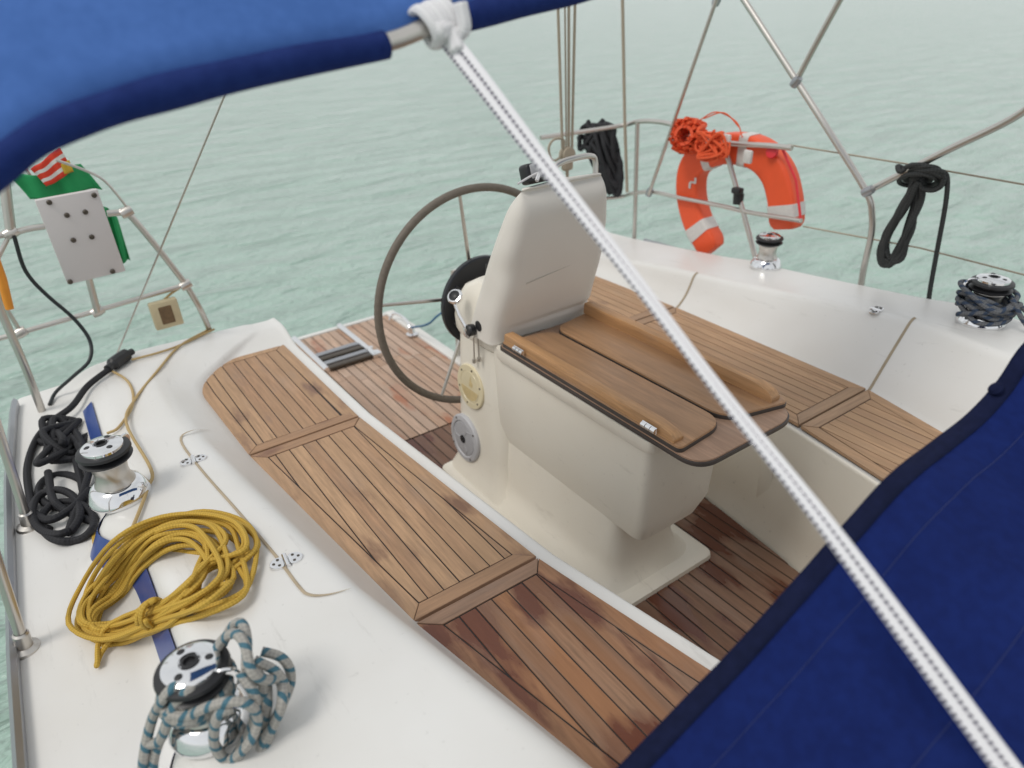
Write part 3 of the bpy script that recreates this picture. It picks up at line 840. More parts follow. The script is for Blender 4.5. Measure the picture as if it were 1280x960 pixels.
plate(bm, pl, .0075, .0086, M=Mx); plate(bm, [(-.004, .005), (.018, .0), (.026, .018), (.012, .03), (.010, .052), (.002, .03)], .0075, .0086, M=Mx); mesh('water_mark', bm, M['stain'], cv)
# engine lever
lev = thing('engine_lever', 'chrome engine lever with a ring knob and black hub on the pedestal side', 'lever', at(592, 411, x=.912 * S))
hub = at(594, 412, x=.912 * S)
bm = bmesh.new(); box(bm, hub + V(-.02, 0, 0), (.045, .04, .045), None, .008, 2); lathe(bm, [(.022, 0), (.022, .03), (.015, .035), (0, .035)], 20, axis_M(hub, (-1, 0, 0))); mesh('hub', bm, M['chrome'], lev)
bm = bmesh.new(); q = at(586, 413, x=.885 * S); lathe(bm, [(.0, -.02), (.021, -.02), (.023, 0), (.018, .006), (0, .007)], 20, axis_M(q, (-1, .1, .1))); q2 = at(600, 407, x=.905 * S); lathe(bm, [(0, -.01), (.02, -.01), (.02, .008), (0, .01)], 18, axis_M(q2, (-1, 0, 0))); mesh('knob', bm, M['black'], lev)
tip = at(569, 371, x=.885 * S)
bm = bmesh.new(); tube(bm, [hub + V(-.03, 0, .005), hub.lerp(tip, .5) + V(-.025, 0, 0), tip + V(-.008, 0, -.01)], [.010, .008, .007], 12); mesh('handle', bm, M['chrome'], lev)
bm = bmesh.new(); Mx = axis_M(tip, (-.6, -.35, .75)); lathe(bm, [(0, -.012), (.02, -.012), (.029, -.004), (.030, .004), (.026, .010), (.021, .011), (.019, .004)], 24, Mx); kn = mesh('ring_knob', bm, M['chrome'], lev)
bm = bmesh.new(); lathe(bm, [(.020, .005), (.010, .010), (0, .011)], 20, Mx); mesh('knob_cap', bm, M['black'], kn)
for a, b in (((592, 420), (593, 452)), ((597, 418), (599, 450))):
    bm = bmesh.new(); tube(bm, [at(*a, x=.905 * S), at(*b, x=.912 * S)], .0028, 8); lathe(bm, [(0, -.006), (.008, -.004), (.008, .01), (0, .012)], 12, Matrix.Translation(at(*b, x=.912 * S))); mesh('pull_rod', bm, M['steel'], lev)
screw_pts = [(602, 400), (600, 388), (604, 408), (604, 415), (607, 420)]
for s_ in screw_pts:
    bm = bmesh.new(); lathe(bm, [(.005, -.004), (.005, .002), (0, .003)], 8, axis_M(at(*s_, x=.9165 * S), (-1, 0, .1))); mesh('screw', bm, M['screw'], ped)

# soft cover over the instruments
bm = bmesh.new()
def hood_sec(t):
    # t 0 bottom .. 1 top ; leans forward
    z = -.822 + .412 * t
    yf = 1.408 - .108 * t - .010 * math.sin(math.pi * t); yb = 1.552 - .20 * t
    w = .164 - .006 * t - .040 * max(0, (t - .55) / .45) ** 2.2 + .003 * math.sin(3 * t + 1)
    return w, yf, yb, z
rows = []; n = 90
for i in range(n + 1):
    t = i / n; w, yf, yb, z = hood_sec(min(t, 1))
    if t > .80:
        k = (t - .80) / .20; yf += .035 * k ** 2.5; yb -= .03 * k ** 2.5
    cx = 1.067
    pl = round_poly([((cx - w) * S, yf * S), ((cx + w) * S, yf * S), ((cx + w) * S, yb * S), ((cx - w) * S, yb * S)], .06, 8)
    row = []
    for p in pl:
        # the right end sits lower at the bottom edge, and the crown slopes a little
        zz = (z + 1.36) * S + (.012 if t == 0 else 0) * math.sin(p[0] * 30)
        q = V(p[0], p[1], zz)
        q += V(mnoise.noise(q * 9) * .004, mnoise.noise(q * 9 + V(5, 5, 5)) * .006, 0) * (1 if t > .02 else .4)
        fold = math.exp(-((t - .05 - .16 * (p[0] / S - .9)) / .020) ** 2) * .012 * smooth01((p[0] / S - .93) / .2)
        q.y += fold if p[1] < (yf + yb) / 2 * S else 0
        row.append(bm.verts.new(q))
    rows.append(row)
for a, b in zip(rows, rows[1:]):
    m = len(a)
    for j in range(m): bm.faces.new((a[j], a[(j + 1) % m], b[(j + 1) % m], b[j]))
c0 = sum((v.co for v in rows[-1]), V(0, 0, 0)) / len(rows[-1]) + V(0, 0, .010)
cv_ = bm.verts.new(c0); m = len(rows[-1])
for j in range(m): bm.faces.new((rows[-1][j], rows[-1][(j + 1) % m], cv_))
hood = mesh('instrument_cover', bm, M['cover'], None, 180); tag(hood, 'pale grey soft cover fitted over the instrument pod above the table', 'cover')
bm = bmesh.new(); t = .45; w, yf, yb, z = hood_sec(t)
tube(bm, [U(1.067 - w * .62 + w * 1.6 * i / 12, yf - .0018, z - .012 + .03 * (i / 12)) for i in range(13)], .0013, 6); mesh('stitched_seam', bm, M['hood_seam'], hood)
bm = bmesh.new(); tube(bm, spline([at(647, 230, y=1.305 * S), at(662, 221, y=1.30 * S), at(672, 216, y=1.29 * S)], 4), .0035, 6); tube(bm, [at(677, 209, y=1.29 * S), at(671, 226, y=1.275 * S)], .006, 6); mesh('draw_cord', bm, M['white_rope'], hood)
# compass box and grab rail above the cover
bm = bmesh.new(); box(bm, (0, 0, 0), (.10, .05, .062), Matrix.Translation(at(670, 216, y=1.345 * S)) @ Matrix.Rotation(math.radians(-18), 4, 'X'), .012, 3)
comp = mesh('instrument_display', bm, M['black']); tag(comp, 'small black instrument display peeping over the left top of the grey cover', 'display')
bm = bmesh.new(); box(bm, (0, -.004, .0), (.075, .048, .044), Matrix.Translation(at(670, 214, y=1.345 * S)) @ Matrix.Rotation(math.radians(-18), 4, 'X'), .006, 2); mesh('bezel', bm, M['grey'], comp)
bm = bmesh.new()
tube(bm, spline([at(692, 228, y=1.33 * S), at(692, 212, y=1.335 * S), at(702, 203, y=1.34 * S), at(722, 197, y=1.345 * S), at(738, 195, y=1.35 * S), at(744, 201, y=1.352 * S), at(744, 226, y=1.345 * S)], 6), .0095, 12)
tag(mesh('grab_rail', bm, M['steel']), 'bent steel grab rail arching over the top of the grey instrument cover', 'grab rail')

# ------------------------------------------------------------------ steering wheel
WC = U(1.045, 1.700, 0) ; WC.z = at(598, 373.5, y=1.70 * S).z; WC.x = at(598, 373.5, y=1.70 * S).x
WR = .366 * 1.70 / 1.9 * S
wh = thing('helm', 'large steering wheel with a brown leather rim and thin steel spokes', 'steering wheel', WC)
Mx = axis_M(WC, (0, 1, -.02))
bm = bmesh.new(); tube(bm, [Mx @ V(WR * math.cos(a), WR * math.sin(a), 0) for a in [2 * math.pi * i / 96 for i in range(96)]], .0155, 14, closed=True); mesh('rim', bm, M['leather'], wh)
# spoke directions taken from the photograph's two visible spokes
def ang(px, py):
    q = Mx.inverted() @ at(px, py, y=1.70 * S); return math.atan2(q.y, q.x)
a0 = ang(577, 250)
for i in range(5):
    a = a0 + i * math.pi * 2 / 5
    bm = bmesh.new(); tube(bm, [Mx @ V(.03 * math.cos(a), .03 * math.sin(a), .03), Mx @ V((WR - .01) * math.cos(a), (WR - .01) * math.sin(a), 0)], [.0085, .0065], 10); mesh('spoke', bm, M['steel'], wh)
bm = bmesh.new(); lathe(bm, [(0, -.03), (.045, -.03), (.045, .03), (.03, .05), (0, .055)], 28, Mx); mesh('hub', bm, M['chrome'], wh)
dd = thing('wheel_drive', 'flat black round drive disc behind the wheel hub, between wheel and pedestal', 'disc', WC + V(0, -.03, 0))
Md = axis_M(WC + V(0, -.025, 0), (0, 1, -.02)); DR = .1365 * S
bm = bmesh.new(); lathe(bm, [(.05, -.012), (DR - .006, -.014), (DR, -.009), (DR, .009), (DR - .006, .014), (.05, .012), (.05, -.012)], 72, Md); mesh('disc', bm, M['blackdisc'], dd)
bm = bmesh.new()
for i in range(6):
    q_ = Md.inverted() @ at(567, 403, y=1.68 * S); a = math.atan2(q_.y, q_.x) + i * math.pi / 3
    box(bm, (0, 0, 0), (.03, .011, .003), Md @ Matrix.Rotation(a, 4, 'Z') @ Matrix.Translation((DR * .76, 0, -.0150)), .001, 1)
mesh('slot', bm, M['lens'], dd)
bm = bmesh.new(); lathe(bm, [(.0, -.07), (.055, -.07), (.062, -.02), (.06, -.0165), (0, -.016)], 36, Md); mesh('drive_housing', bm, M['gel'], dd)

# ------------------------------------------------------------------ cockpit table
ZT = -.800
def uz(z): return (z + 1.36) * S
tb = thing('cockpit_table', 'brown wooden cockpit table with both leaves folded on top and raised golden rails', 'table', U(1.06, 1.05, -.828))
def pl_u(poly, r, n=7): return round_poly([(x * S, y * S) for x, y in poly], [q for q in r] if isinstance(r, (list, tuple)) else r, n)
slab = pl_u([(.905, .712), (1.222, .712), (1.220, 1.395), (.905, 1.395)], [.075, .10, .02, .02], 9)
bm = bmesh.new(); plate(bm, slab, uz(-.8275), uz(-.8185), .002); mesh('tabletop_edge', bm, M['edge'], tb)
bm = bmesh.new(); plate(bm, [((x - 1.065 * S) * .985 + 1.065 * S, (y - 1.05 * S) * .99 + 1.05 * S) for x, y in slab], uz(-.8185), uz(-.8145), .002); mesh('tabletop', bm, M['slab'], tb)
def leaf(poly, r, z0, parent):
    pl = pl_u(poly, r, 8)
    bm = bmesh.new(); plate(bm, pl, uz(z0), uz(z0) + .012, .0015); o = mesh('leaf_edge', bm, M['edge'], parent)
    cx = sum(p[0] for p in pl) / len(pl); cy = sum(p[1] for p in pl) / len(pl)
    bm = bmesh.new(); plate(bm, [((x - cx) * .985 + cx, (y - cy) * .997 + cy) for x, y in pl], uz(z0) + .012, uz(z0) + .0185, .004); return mesh('leaf', bm, M['varnish'], parent)
l1 = leaf([(.907, .765), (1.055, .778), (1.052, 1.352), (.907, 1.382)], [.02, .07, .05, .01], -.8145, tb)
l2 = leaf([(1.062, .785), (1.225, .745), (1.215, 1.388), (1.062, 1.362)], [.07, .03, .01, .06], -.8145, tb)
def fiddle(x0, x1, y0, y1, z0, h, parent, slope):
    bm = bmesh.new(); b2 = bmesh.new()
    pr = [(y0, 0), (y1, 0), (y1, h), (y0 + .05, h), (y0 + .012, h * .75), (y0, h * .35)]
    pr = round_poly([(a * S, b) for a, b in pr], [.002, .002, .006, .02, .01, .004], 5)
    lo = [b2.verts.new((x0 * S, p[0], uz(z0) + p[1])) for p in pr]; f = b2.faces.new(lo)
    r = bmesh.ops.extrude_face_region(b2, geom=[f])
    for v in r['geom']:
        if isinstance(v, bmesh.types.BMVert): v.co.x = x1 * S
    bmesh.ops.recalc_face_normals(b2, faces=b2.faces[:])
    es = [e for e in b2.edges if abs(e.verts[0].co.x - e.verts[1].co.x) < 1e-6 and min(e.verts[0].co.z, e.verts[1].co.z) > uz(z0) + h * .3]
    bmesh.ops.bevel(b2, geom=es, offset=.005, segments=2, affect='EDGES', profile=.5)
    join(bm, b2); return mesh('fiddle_rail', bm, M['fiddle'], parent)
fiddle(.909, .937, .785, 1.372, -.8145 + .0185 / S, .032, l1, 1)
fiddle(1.184, 1.212, .765, 1.384, -.8145 + .0185 / S, .042, l2, -1)
for px, py in ((649, 438), (812, 534)):
    p = at(px, py, x=.902 * S); hg = bmesh.new()
    for dy in (-.018, 0, .018): lathe(hg, [(0, -.008), (.008, -.008), (.008, .008), (0, .008)], 12, axis_M(p + V(-.004, dy, 0), (0, 1, 0)))
    box(hg, p + V(-.001, 0, 0), (.004, .055, .020), None, .001, 1)
    mesh('hinge', hg, M['chrome'], tb)

# ------------------------------------------------------------------ winches
def make_winch(name, label, loc, group, sc_=1.0, rot=0.0):
    t = thing(name, label, 'winch', (0, 0, 0), group)
    b = bmesh.new(); lathe(b, [(0, 0), (.078, 0), (.080, .006), (.078, .014), (.071, .030), (.064, .042), (.050, .050), (0, .050)], 40); mesh('base', b, M['chrome'], t)
    b = bmesh.new(); lathe(b, [(.052, .048), (.050, .055), (.044, .066), (.042, .085), (.045, .105), (.052, .118), (.050, .122), (0, .122)], 40); mesh('drum', b, M['steel'], t)
    b = bmesh.new(); lathe(b, [(.050, .121), (.064, .126), (.067, .131), (.058, .136), (.050, .138), (.050, .142), (.058, .144), (.068, .149), (.066, .156), (.052, .160)], 40); mesh('self_tailer', b, M['black'], t)
    b = bmesh.new(); lathe(b, [(.053, .1585), (.052, .166), (.044, .171), (.020, .174), (.018, .168), (0, .166)], 36); cp = mesh('cap', b, M['chrome'], t)
    b = bmesh.new(); lathe(b, [(.0175, .1735), (.012, .1745), (.011, .168), (0, .168)], 8)
    for a in (.6, 2.7, 4.8): lathe(b, [(.009, .1722), (.006, .1745), (0, .1748)], 12, Matrix.Translation((.033 * math.cos(a), .033 * math.sin(a), -.001)))
    mesh('socket', b, M['black'], cp)
    b = bmesh.new(); tube(b, spline([(.045, 0, .15), (.066, .012, .153), (.078, .02, .14), (.074, .018, .12)], 5), .009, 8, flat=.6); mesh('feeder_arm', b, M['chrome'], t)
    b = bmesh.new(); box(b, (.0, .0, .033), (.004, .05, .022), Matrix.Rotation(-2.2, 4, 'Z') @ Matrix.Translation((.0705, 0, 0)) @ Matrix.Rotation(math.radians(-22), 4, 'Y'), .002, 1); mesh('nameplate', b, M['blue'], t)
    t.location = loc; t.scale = (sc_,) * 3; t.rotation_euler = (0, 0, rot)
    return t
WG = 'chrome winches on the coamings'
zw1 = ztop(LW[0]) - .004
pw1 = at(150, 617, z=ztop(1.37)); pw1.z = ztop(pw1.y / S)
w1 = make_winch('sheet_winch', 'bare chrome winch on the left coaming, beside the black mooring rope', pw1, WG, 1.0, .4)
def winch_at(px, py, label, rot, sc_=1.0):
    p = at(px, py, z=ztop(1.0))
    for _ in range(4): p = at(px, py, z=ztop(p.y / S))
    c = copy_tree(w1); c['label'] = label; c.location = p; c.rotation_euler = (0, 0, rot); c.scale = (sc_,) * 3
    ORG[c.name] = p
    return c, p
w2, pw2 = winch_at(265, 902, 'chrome winch on the left coaming wrapped in grey rope with teal flecks', -.9, .90)
w3, pw3 = winch_at(957, 333, 'small bare chrome winch on the right coaming, below the orange lifebuoy', 1.0, .9)
w4, pw4 = winch_at(1225, 403, 'winch piled with dark grey rope at the right edge, beyond the blue dodger', 2.0)

# ------------------------------------------------------------------ ropes on the left side
def ropething(name, label, paths, r, mat, cat='rope', k=8, closed=False):
    bm = bmesh.new()
    for p in paths: tube(bm, p, r, k, closed)
    return tag(mesh(name, bm, mat, None, 180), label, cat)
# yellow coil
outer = [(332, 700), (318, 664), (265, 649), (205, 657), (155, 690), (120, 745), (102, 795), (138, 812), (200, 792), (262, 776), (312, 748)]
inner = [(252, 690), (228, 680), (192, 690), (165, 720), (148, 752), (118, 778), (128, 802), (168, 792), (205, 772), (236, 742), (250, 712)]
rng = random.Random(3)
pts = []; nl = 19; zc = None
for l in range(nl):
    f = rng.random() ** .9; jit = [rng.uniform(-12, 12) for _ in range(4)]
    ph = rng.uniform(0, 6)
    for i in range(len(outer)):
        a, b = outer[i], inner[i]
        x = a[0] + (b[0] - a[0]) * f + 5 * math.sin(i * 1.1 + ph) + jit[0] * .6; y = a[1] + (b[1] - a[1]) * f + 4 * math.cos(i * .9 + ph) + jit[1] * .6
        p = onleft(x, y); pts.append(p + V(0, 0, .006 + .004 * l * .55 + rng.uniform(0, .010)))
coil = spline(pts, 5)
tail = spline([coil[-1], onleft(150, 800) + V(0, 0, .06), onleft(125, 838) + V(0, 0, .02), onleft(132, 820) + V(0, 0, .02), onleft(170, 795) + V(0, 0, .06), onleft(205, 780) + V(0, 0, .075)], 6)
wrap = []
pa, pb = onleft(160, 800) + V(0, 0, .035), onleft(225, 765) + V(0, 0, .035)
dv = (pb - pa).normalized(); sv = dv.cross(V(0, 0, 1)).normalized()
for i in range(60):
    a = i / 59 * 2 * math.pi * 2; wrap.append(pa.lerp(pb, .50 + .14 * i / 59) + sv * math.cos(a) * .026 + V(0, 0, 1) * math.sin(a) * .034)
tail0 = spline([coil[0], onleft(165, 690) + V(0, 0, .01), onleft(128, 700) + V(0, 0, .006), onleft(118, 670) + V(0, 0, .006), onleft(120, 645) + V(0, 0, .006)], 6)
ropething('coiled_rope', 'large coil of ochre yellow rope lying on the white left coaming', [coil, tail, wrap, tail0], .0062, M['yellow_rope'])
# tan furling line running aft past the first winch
ropething('furling_line', 'thin tan line running from the yellow coil past the winch to the stern corner', [
    spline([onleft(155, 690) + V(0, 0, .008), onleft(172, 650) + V(0, 0, .008), onleft(186, 612) + V(0, 0, .008), onleft(190, 590) + V(0, 0, .012), onleft(160, 535) + V(0, 0, .02), onleft(170, 500) + V(0, 0, .006), onleft(200, 462) + V(0, 0, .006), onleft(225, 434) + V(0, 0, .006), onleft(262, 414) + V(0, 0, .01)], 6),
    spline([onleft(132, 462) + V(0, 0, .01), onleft(160, 478) + V(0, 0, .006), onleft(167, 505) + V(0, 0, .006), onleft(150, 535) + V(0, 0, .006), onleft(135, 545) + V(0, 0, .01)], 6),
    spline([onleft(165, 452) + V(0, 0, .008), onleft(200, 442) + V(0, 0, .006), onleft(228, 432) + V(0, 0, .006), onleft(268, 413) + V(0, 0, .006)], 6)], .0048, M['tan_rope'])
# black mooring rope on the side deck
def dk(px, py, h=.012): p = at(px, py, z=uz(ZD) + h); return p
def loop(cx, cy, rx, ry, n=14, h=.012, ph=0, a1=2 * math.pi): return [dk(cx + rx * math.cos(ph + a1 * i / n), cy + ry * math.sin(ph + a1 * i / n), h + .006 * math.sin(i * 1.7)) for i in range(n + 1)]
rng = random.Random(11)
mess = [dk(rng.uniform(48, 112), rng.uniform(520, 580), .012 + rng.uniform(0, .07)) for _ in range(26)]
ropething('mooring_rope', 'thick black mooring rope heaped and looped on the left side deck', [
    spline([onleft(165, 447) + V(0, 0, .02), onleft(140, 466) + V(0, 0, .02), onleft(112, 488) + V(0, 0, .02), dk(90, 508, .05), dk(66, 526, .03), dk(45, 550, .02), dk(34, 585), dk(38, 625), dk(44, 652), dk(62, 662)], 6),
    spline(mess, 6), spline([dk(95, 575, .03)] + loop(78, 614, 30, 21)[1:] + loop(84, 652, 33, 25, h=.02) + [dk(70, 630, .03), dk(60, 590, .05)], 5), spline(loop(70, 640, 30, 28, h=.03, ph=1) + [dk(104, 615, .03), dk(112, 580, .05), dk(100, 556, .06)], 5),
    spline([dk(40, 640, .02), dk(62, 650, .035), dk(90, 635, .03), dk(112, 612, .03)], 6)], .0115, M['black_rope'], k=10)
bm = bmesh.new(); tube(bm, spline([onleft(137, 468) + V(0, 0, .024), onleft(148, 459) + V(0, 0, .026), onleft(160, 450) + V(0, 0, .024), onleft(167, 445) + V(0, 0, .02)], 5), [.016] * 3 + [.026] * 8 + [.014] * 5, 10)
tag(mesh('chafe_sleeve', bm, M['black']), 'black lump of chafe sleeve on the rope at the left stern corner', 'sleeve')

# rope on the second winch
z0 = pw2.z
tw = []
for i in range(90):
    a = i / 90 * 2 * math.pi * 3.6; r = .056 + .006 * math.sin(i * .21); tw.append(pw2 + V(r * math.cos(a), r * math.sin(a), .062 + .055 * i / 90))
def w2p(px, py, d): return atd(px, py, d)
dW = ((pw2 + V(0, 0, .1)) - Vector(CAM)).length
dep = lambda p: float((R.T @ (np.array(p) - CAM))[2])
d0 = dep(pw2 + V(0, 0, .12)); d1 = dep(pw2)
LP = [
    [(262, 828, d0 + .02), (278, 800, d0 + .01), (294, 792, d0 - .01), (306, 806, d0 - .03), (314, 838, d0 - .04), (330, 850, d0 - .02), (350, 850, d0 + .02), (352, 880, d1 - .06), (338, 915, d1 - .05), (322, 955, d1 - .04), (312, 990, d1 - .02)],
    [(240, 858, d0 - .02), (222, 856, d0 - .045), (205, 872, d0 - .05), (190, 900, d1 - .07), (180, 945, d1 - .06), (178, 985, d1 - .05)],
    [(250, 862, d0 - .02), (236, 862, d0 - .05), (218, 882, d0 - .04), (204, 915, d1 - .06), (192, 950, d1 - .05), (190, 990, d1 - .05)],
    [(222, 905, d1 - .08), (245, 890, d0 - .05), (280, 878, d0 - .06), (310, 880, d0 - .05), (322, 900, d1 - .08), (310, 930, d1 - .08), (285, 950, d1 - .06), (268, 930, d1 - .08), (272, 895, d0 - .06), (290, 885, d0 - .05)],
    [(318, 825, d0), (345, 840, d0 + .01), (357, 865, d1 - .03), (345, 900, d1 - .05), (330, 925, d1 - .05), (318, 965, d1 - .04), (305, 990, d1 - .03)],
    [(182, 930, d1 - .06), (200, 925, d1 - .07), (214, 890, d0 - .04), (222, 870, d0 - .04)],
    [(300, 840, d0 - .03), (318, 870, d0 - .03), (316, 905, d1 - .06), (298, 940, d1 - .05), (282, 960, d1 - .05), (275, 985, d1 - .04)],
]
hang = [spline([atd(*q) for q in l], 6) for l in LP]
hang2 = [[p + V(.02 * math.sin(i * .1 + 1), .022, -.012 + .008 * math.sin(i * .2)) for i, p in enumerate(h_)] for h_ in (hang[0], hang[4], hang[6])]
ropething('winch_rope', 'grey rope with teal flecks wrapped round the nearest left winch and hanging in loops', [tw] + hang + hang2, .0086, M['teal_rope'], k=10)

rng = random.Random(21); pile = []
for i in range(9):
    a = rng.uniform(0, 6.28); r_ = rng.uniform(.05, .085)
    for k_ in range(6): pile.append(pw4 + V((r_ + .02 * rng.random()) * math.cos(a + k_ * 1.15), (r_ + .02 * rng.random()) * math.sin(a + k_ * 1.15), .03 + .10 * rng.random()))
ropething('winch_rope', 'dark grey rope heaped round the winch at the right edge of the photo', [spline(pile, 5), spline([pw4 + V(.05, -.05, .10), pw4 + V(.07, -.12, .05), pw4 + V(.07, -.22, .012), pw4 + V(.06, -.42, .010)], 6), spline([pw4 + V(-.02, -.08, .12), pw4 + V(.0, -.14, .04), pw4 + V(.03, -.2, .012), pw4 + V(.04, -.42, .010)], 6)], .0085, M['grey_rope'])
# cleats and fairleads
def locker_hinge(px, py, label, ang_, on=True):
    p = onleft(px, py) if on else None
    if not on:
        p = at(px, py, z=ztop(.95))
        for _ in range(3): p = at(px, py, z=ztop(p.y / S) + .004)
    t = thing('locker_hinge', label, 'hinge', p, 'chrome hinges on the coaming locker lids')
    Mx = Matrix.Translation(p) @ Matrix.Rotation(ang_, 4, 'Z')
    for s_ in (-1, 1):
        b = bmesh.new(); plate(b, round_poly([(s_ * .006, -.020), (s_ * .030, -.017), (s_ * .040, 0), (s_ * .030, .017), (s_ * .006, .020)], .012, 5), -.002, .005, .0015, Mx)
        lf = mesh('leaf', b, M['chrome'], t)
        for dx, dy in ((.017, -.010), (.028, 0), (.017, .010)):
            b = bmesh.new(); lathe(b, [(.0038, .004), (.0035, .0058), (0, .0062)], 10, Mx @ Matrix.Translation((s_ * dx, dy, 0))); mesh('screw', b, M['screw'], lf)
    b = bmesh.new(); tube(b, [Mx @ V(0, -.021, .004), Mx @ V(0, .021, .004)], .006, 12); mesh('barrel', b, M['chrome'], t)
locker_hinge(242, 576, 'small chrome hinge on the left coaming seam, nearer the stern', -.1)
locker_hinge(358, 702, 'small chrome hinge on the left coaming seam, beside the yellow coil', -.1)
locker_hinge(1095, 388, 'small chrome hinge on the right coaming, between the two winches', .05, False)

# ------------------------------------------------------------------ left stern rail and what hangs on it
YA = 2.27 * S
def LA(px, py, dy=0.0): return at(px, py, y=YA + dy)
t = thing('stern_rail', 'left stern rail of thin steel tubes carrying the white board', 'rail', onleft(262, 413))
def part_tubes(parent, name, specs, mat):
    for pts_, r in specs:
        b = bmesh.new(); tube(b, spline(pts_, 6) if len(pts_) > 2 else pts_, r, 12); mesh(name, b, mat, parent)
f0 = onleft(262, 413)
part_tubes(t, 'post', [([f0, LA(250, 386), LA(232, 355)], .0125), ([dk(53, 515, 0), at(30, 455, y=dk(53, 515).y), at(6, 400, y=dk(53, 515).y), at(-20, 335, y=dk(53, 515).y), at(-42, 275, y=dk(53, 515).y)], .0135)], M['steel'])
part_tubes(t, 'top_tube', [([LA(232, 355), LA(196, 309), LA(160, 267), LA(148, 266), LA(134, 267)], .0125), ([LA(56, 283), LA(36, 286), LA(12, 292), LA(-25, 298)], .0115), ([LA(163, 265), LA(146, 243), LA(128, 224), LA(104, 212), LA(70, 200)], .005)], M['steel'])
part_tubes(t, 'lower_tube', [([LA(232, 356), LA(122, 388), LA(25, 416), LA(-20, 428)], .010)], M['steel'])
part_tubes(t, 'upright', [([LA(111, 348, -.01), LA(122, 390, -.01)], .013), ([LA(4, 215), LA(14, 292)], .017), ([LA(12, 292), LA(-8, 350), LA(26, 416)], .008)], M['steel'])
for q in ((232, 356), (122, 389), (14, 291), (158, 265), (25, 416)): 
    b = bmesh.new(); lathe(b, [(0, -.024), (.018, -.022), (.021, 0), (.018, .022), (0, .024)], 14, axis_M(LA(*q), (1, 0, .3)))
    mesh('clamp', b, M['steel'], t)
# white board
bd = thing('motor_board', 'white plastic mounting board with eight dark bolts on the left stern rail', 'board', LA(112, 350, -.03))
q = [LA(50, 249, -.03), LA(128, 235, -.03), LA(150, 339, -.03), LA(78, 356, -.03)]
ex = ((q[1] - q[0]) + (q[2] - q[3])) / 2; ey = ((q[0] - q[3]) + (q[1] - q[2])) / 2
cen = sum(q, V(0, 0, 0)) / 4; nx = ex.normalized(); ny = (ey - nx * ey.dot(nx)).normalized(); nz = nx.cross(ny)
MB_ = Matrix((nx, ny, nz)).transposed().to_4x4(); MB_.translation = cen
b = bmesh.new(); box(b, (0, 0, 0), (ex.length, ey.length, .028), MB_, .004, 2); mesh('panel', b, M['board'], bd)
fs = -1 if (MB_ @ V(0, 0, 1) - cen).dot(Vector(CAM) - cen) < 0 else 1
for (px, py) in ((61, 252), (117, 243), (83, 268), (106, 264), (91, 299), (114, 295), (87, 351), (140, 338)):
    pp = MB_.inverted() @ at(px, py, y=YA - .03); b = bmesh.new()
    lathe(b, [(.0095, .0), (.009, .005), (.006, .008), (0, .008)], 10, MB_ @ Matrix.Translation((pp.x, pp.y, fs * .014)) @ Matrix.Scale(fs, 4, (0, 0, 1))); mesh('bolt', b, M['screw'], bd)
# small beige box under the rail
q = [LA(186, 380, -.02), LA(221, 371, -.02), LA(228, 403, -.02), LA(194, 413, -.02)]
cen = sum(q, V(0, 0, 0)) / 4; nx = (q[1] - q[0]).normalized(); ny = (q[0] - q[3]); ny = (ny - nx * ny.dot(nx)).normalized(); MX = Matrix((nx, ny, nx.cross(ny))).transposed().to_4x4(); MX.translation = cen
b = bmesh.new(); box(b, (0, 0, 0), ((q[1] - q[0]).length, (q[0] - q[3]).length, .035), MX, .006, 2); o = mesh('rail_box', b, M['bbox']); tag(o, 'small beige box with a rusty brown patch hanging below the left stern rail', 'box')
fs = -1 if (MX @ V(0, 0, 1) - cen).dot(Vector(CAM) - cen) < 0 else 1
b = bmesh.new(); box(b, (.0, .0, fs * .0185), (.05, .075, .004), MX, .0015, 1); mesh('patch', b, M['rust'], o)
b = bmesh.new(); tube(b, spline([LA(205, 375, -.01), LA(215, 366), LA(230, 357)], 4), .005, 8); mesh('lanyard', b, M['tan_rope'], o)
b = bmesh.new()
tube(b, spline([LA(18, 296, -.02), LA(28, 330, -.02), LA(40, 350, -.02), LA(62, 372, -.02), LA(92, 398, -.03), LA(112, 425, -.05), LA(112, 450, -.10), dk(92, 470, .10), dk(70, 490, .03), dk(62, 506, .012)], 6), .007, 8)
tag(mesh('power_cable', b, M['cable']), 'black cable hanging from the left stern rail down to the deck', 'cable')
b = bmesh.new(); tube(b, [LA(-8, 318, -.03), LA(2, 348, -.03), LA(12, 386, -.03)], [.014, .016, .014], 12)
tag(mesh('tube_sleeve', b, M['otape']), 'orange sleeve on a pole at the left edge of the photo', 'sleeve')
# flag behind the board
fl = thing('flag', 'green flag with red and white stripes drooping behind the white board', 'flag', LA(100, 300, .18))
def cloth(name, P4, mat, amp, nu=14, nv=10, par=fl, f=2.2):
    b = bmesh.new(); uvl = b.loops.layers.uv.verify(); g_ = []
    for i in range(nu + 1):
        row = []
        for j in range(nv + 1):
            u, v = i / nu, j / nv
            p = P4[0].lerp(P4[1], u).lerp(P4[3].lerp(P4[2], u), v)
            p = p + V(.2, 1, .1) * amp * math.sin(u * 6.28 * f + v * 2) + V(0, 0, 1) * amp * .4 * math.sin(u * 9 + 1)
            row.append((b.verts.new(p), u, v))
        g_.append(row)
    for i in range(nu):
        for j in range(nv):
            c4 = (g_[i][j], g_[i + 1][j], g_[i + 1][j + 1], g_[i][j + 1]); ff = b.faces.new([c[0] for c in c4])
            for lp, c in zip(ff.loops, c4): lp[uvl].uv = (c[1], c[2])
    o = mesh(name, b, mat, par, 180); md = o.modifiers.new('cloth_thickness', 'SOLIDIFY'); md.thickness = .0015
    return o
FY = .18
cloth('green_field', [LA(12, 222, FY), LA(100, 205, FY), LA(128, 236, FY), LA(38, 252, FY)], M['flag_g'], .015)
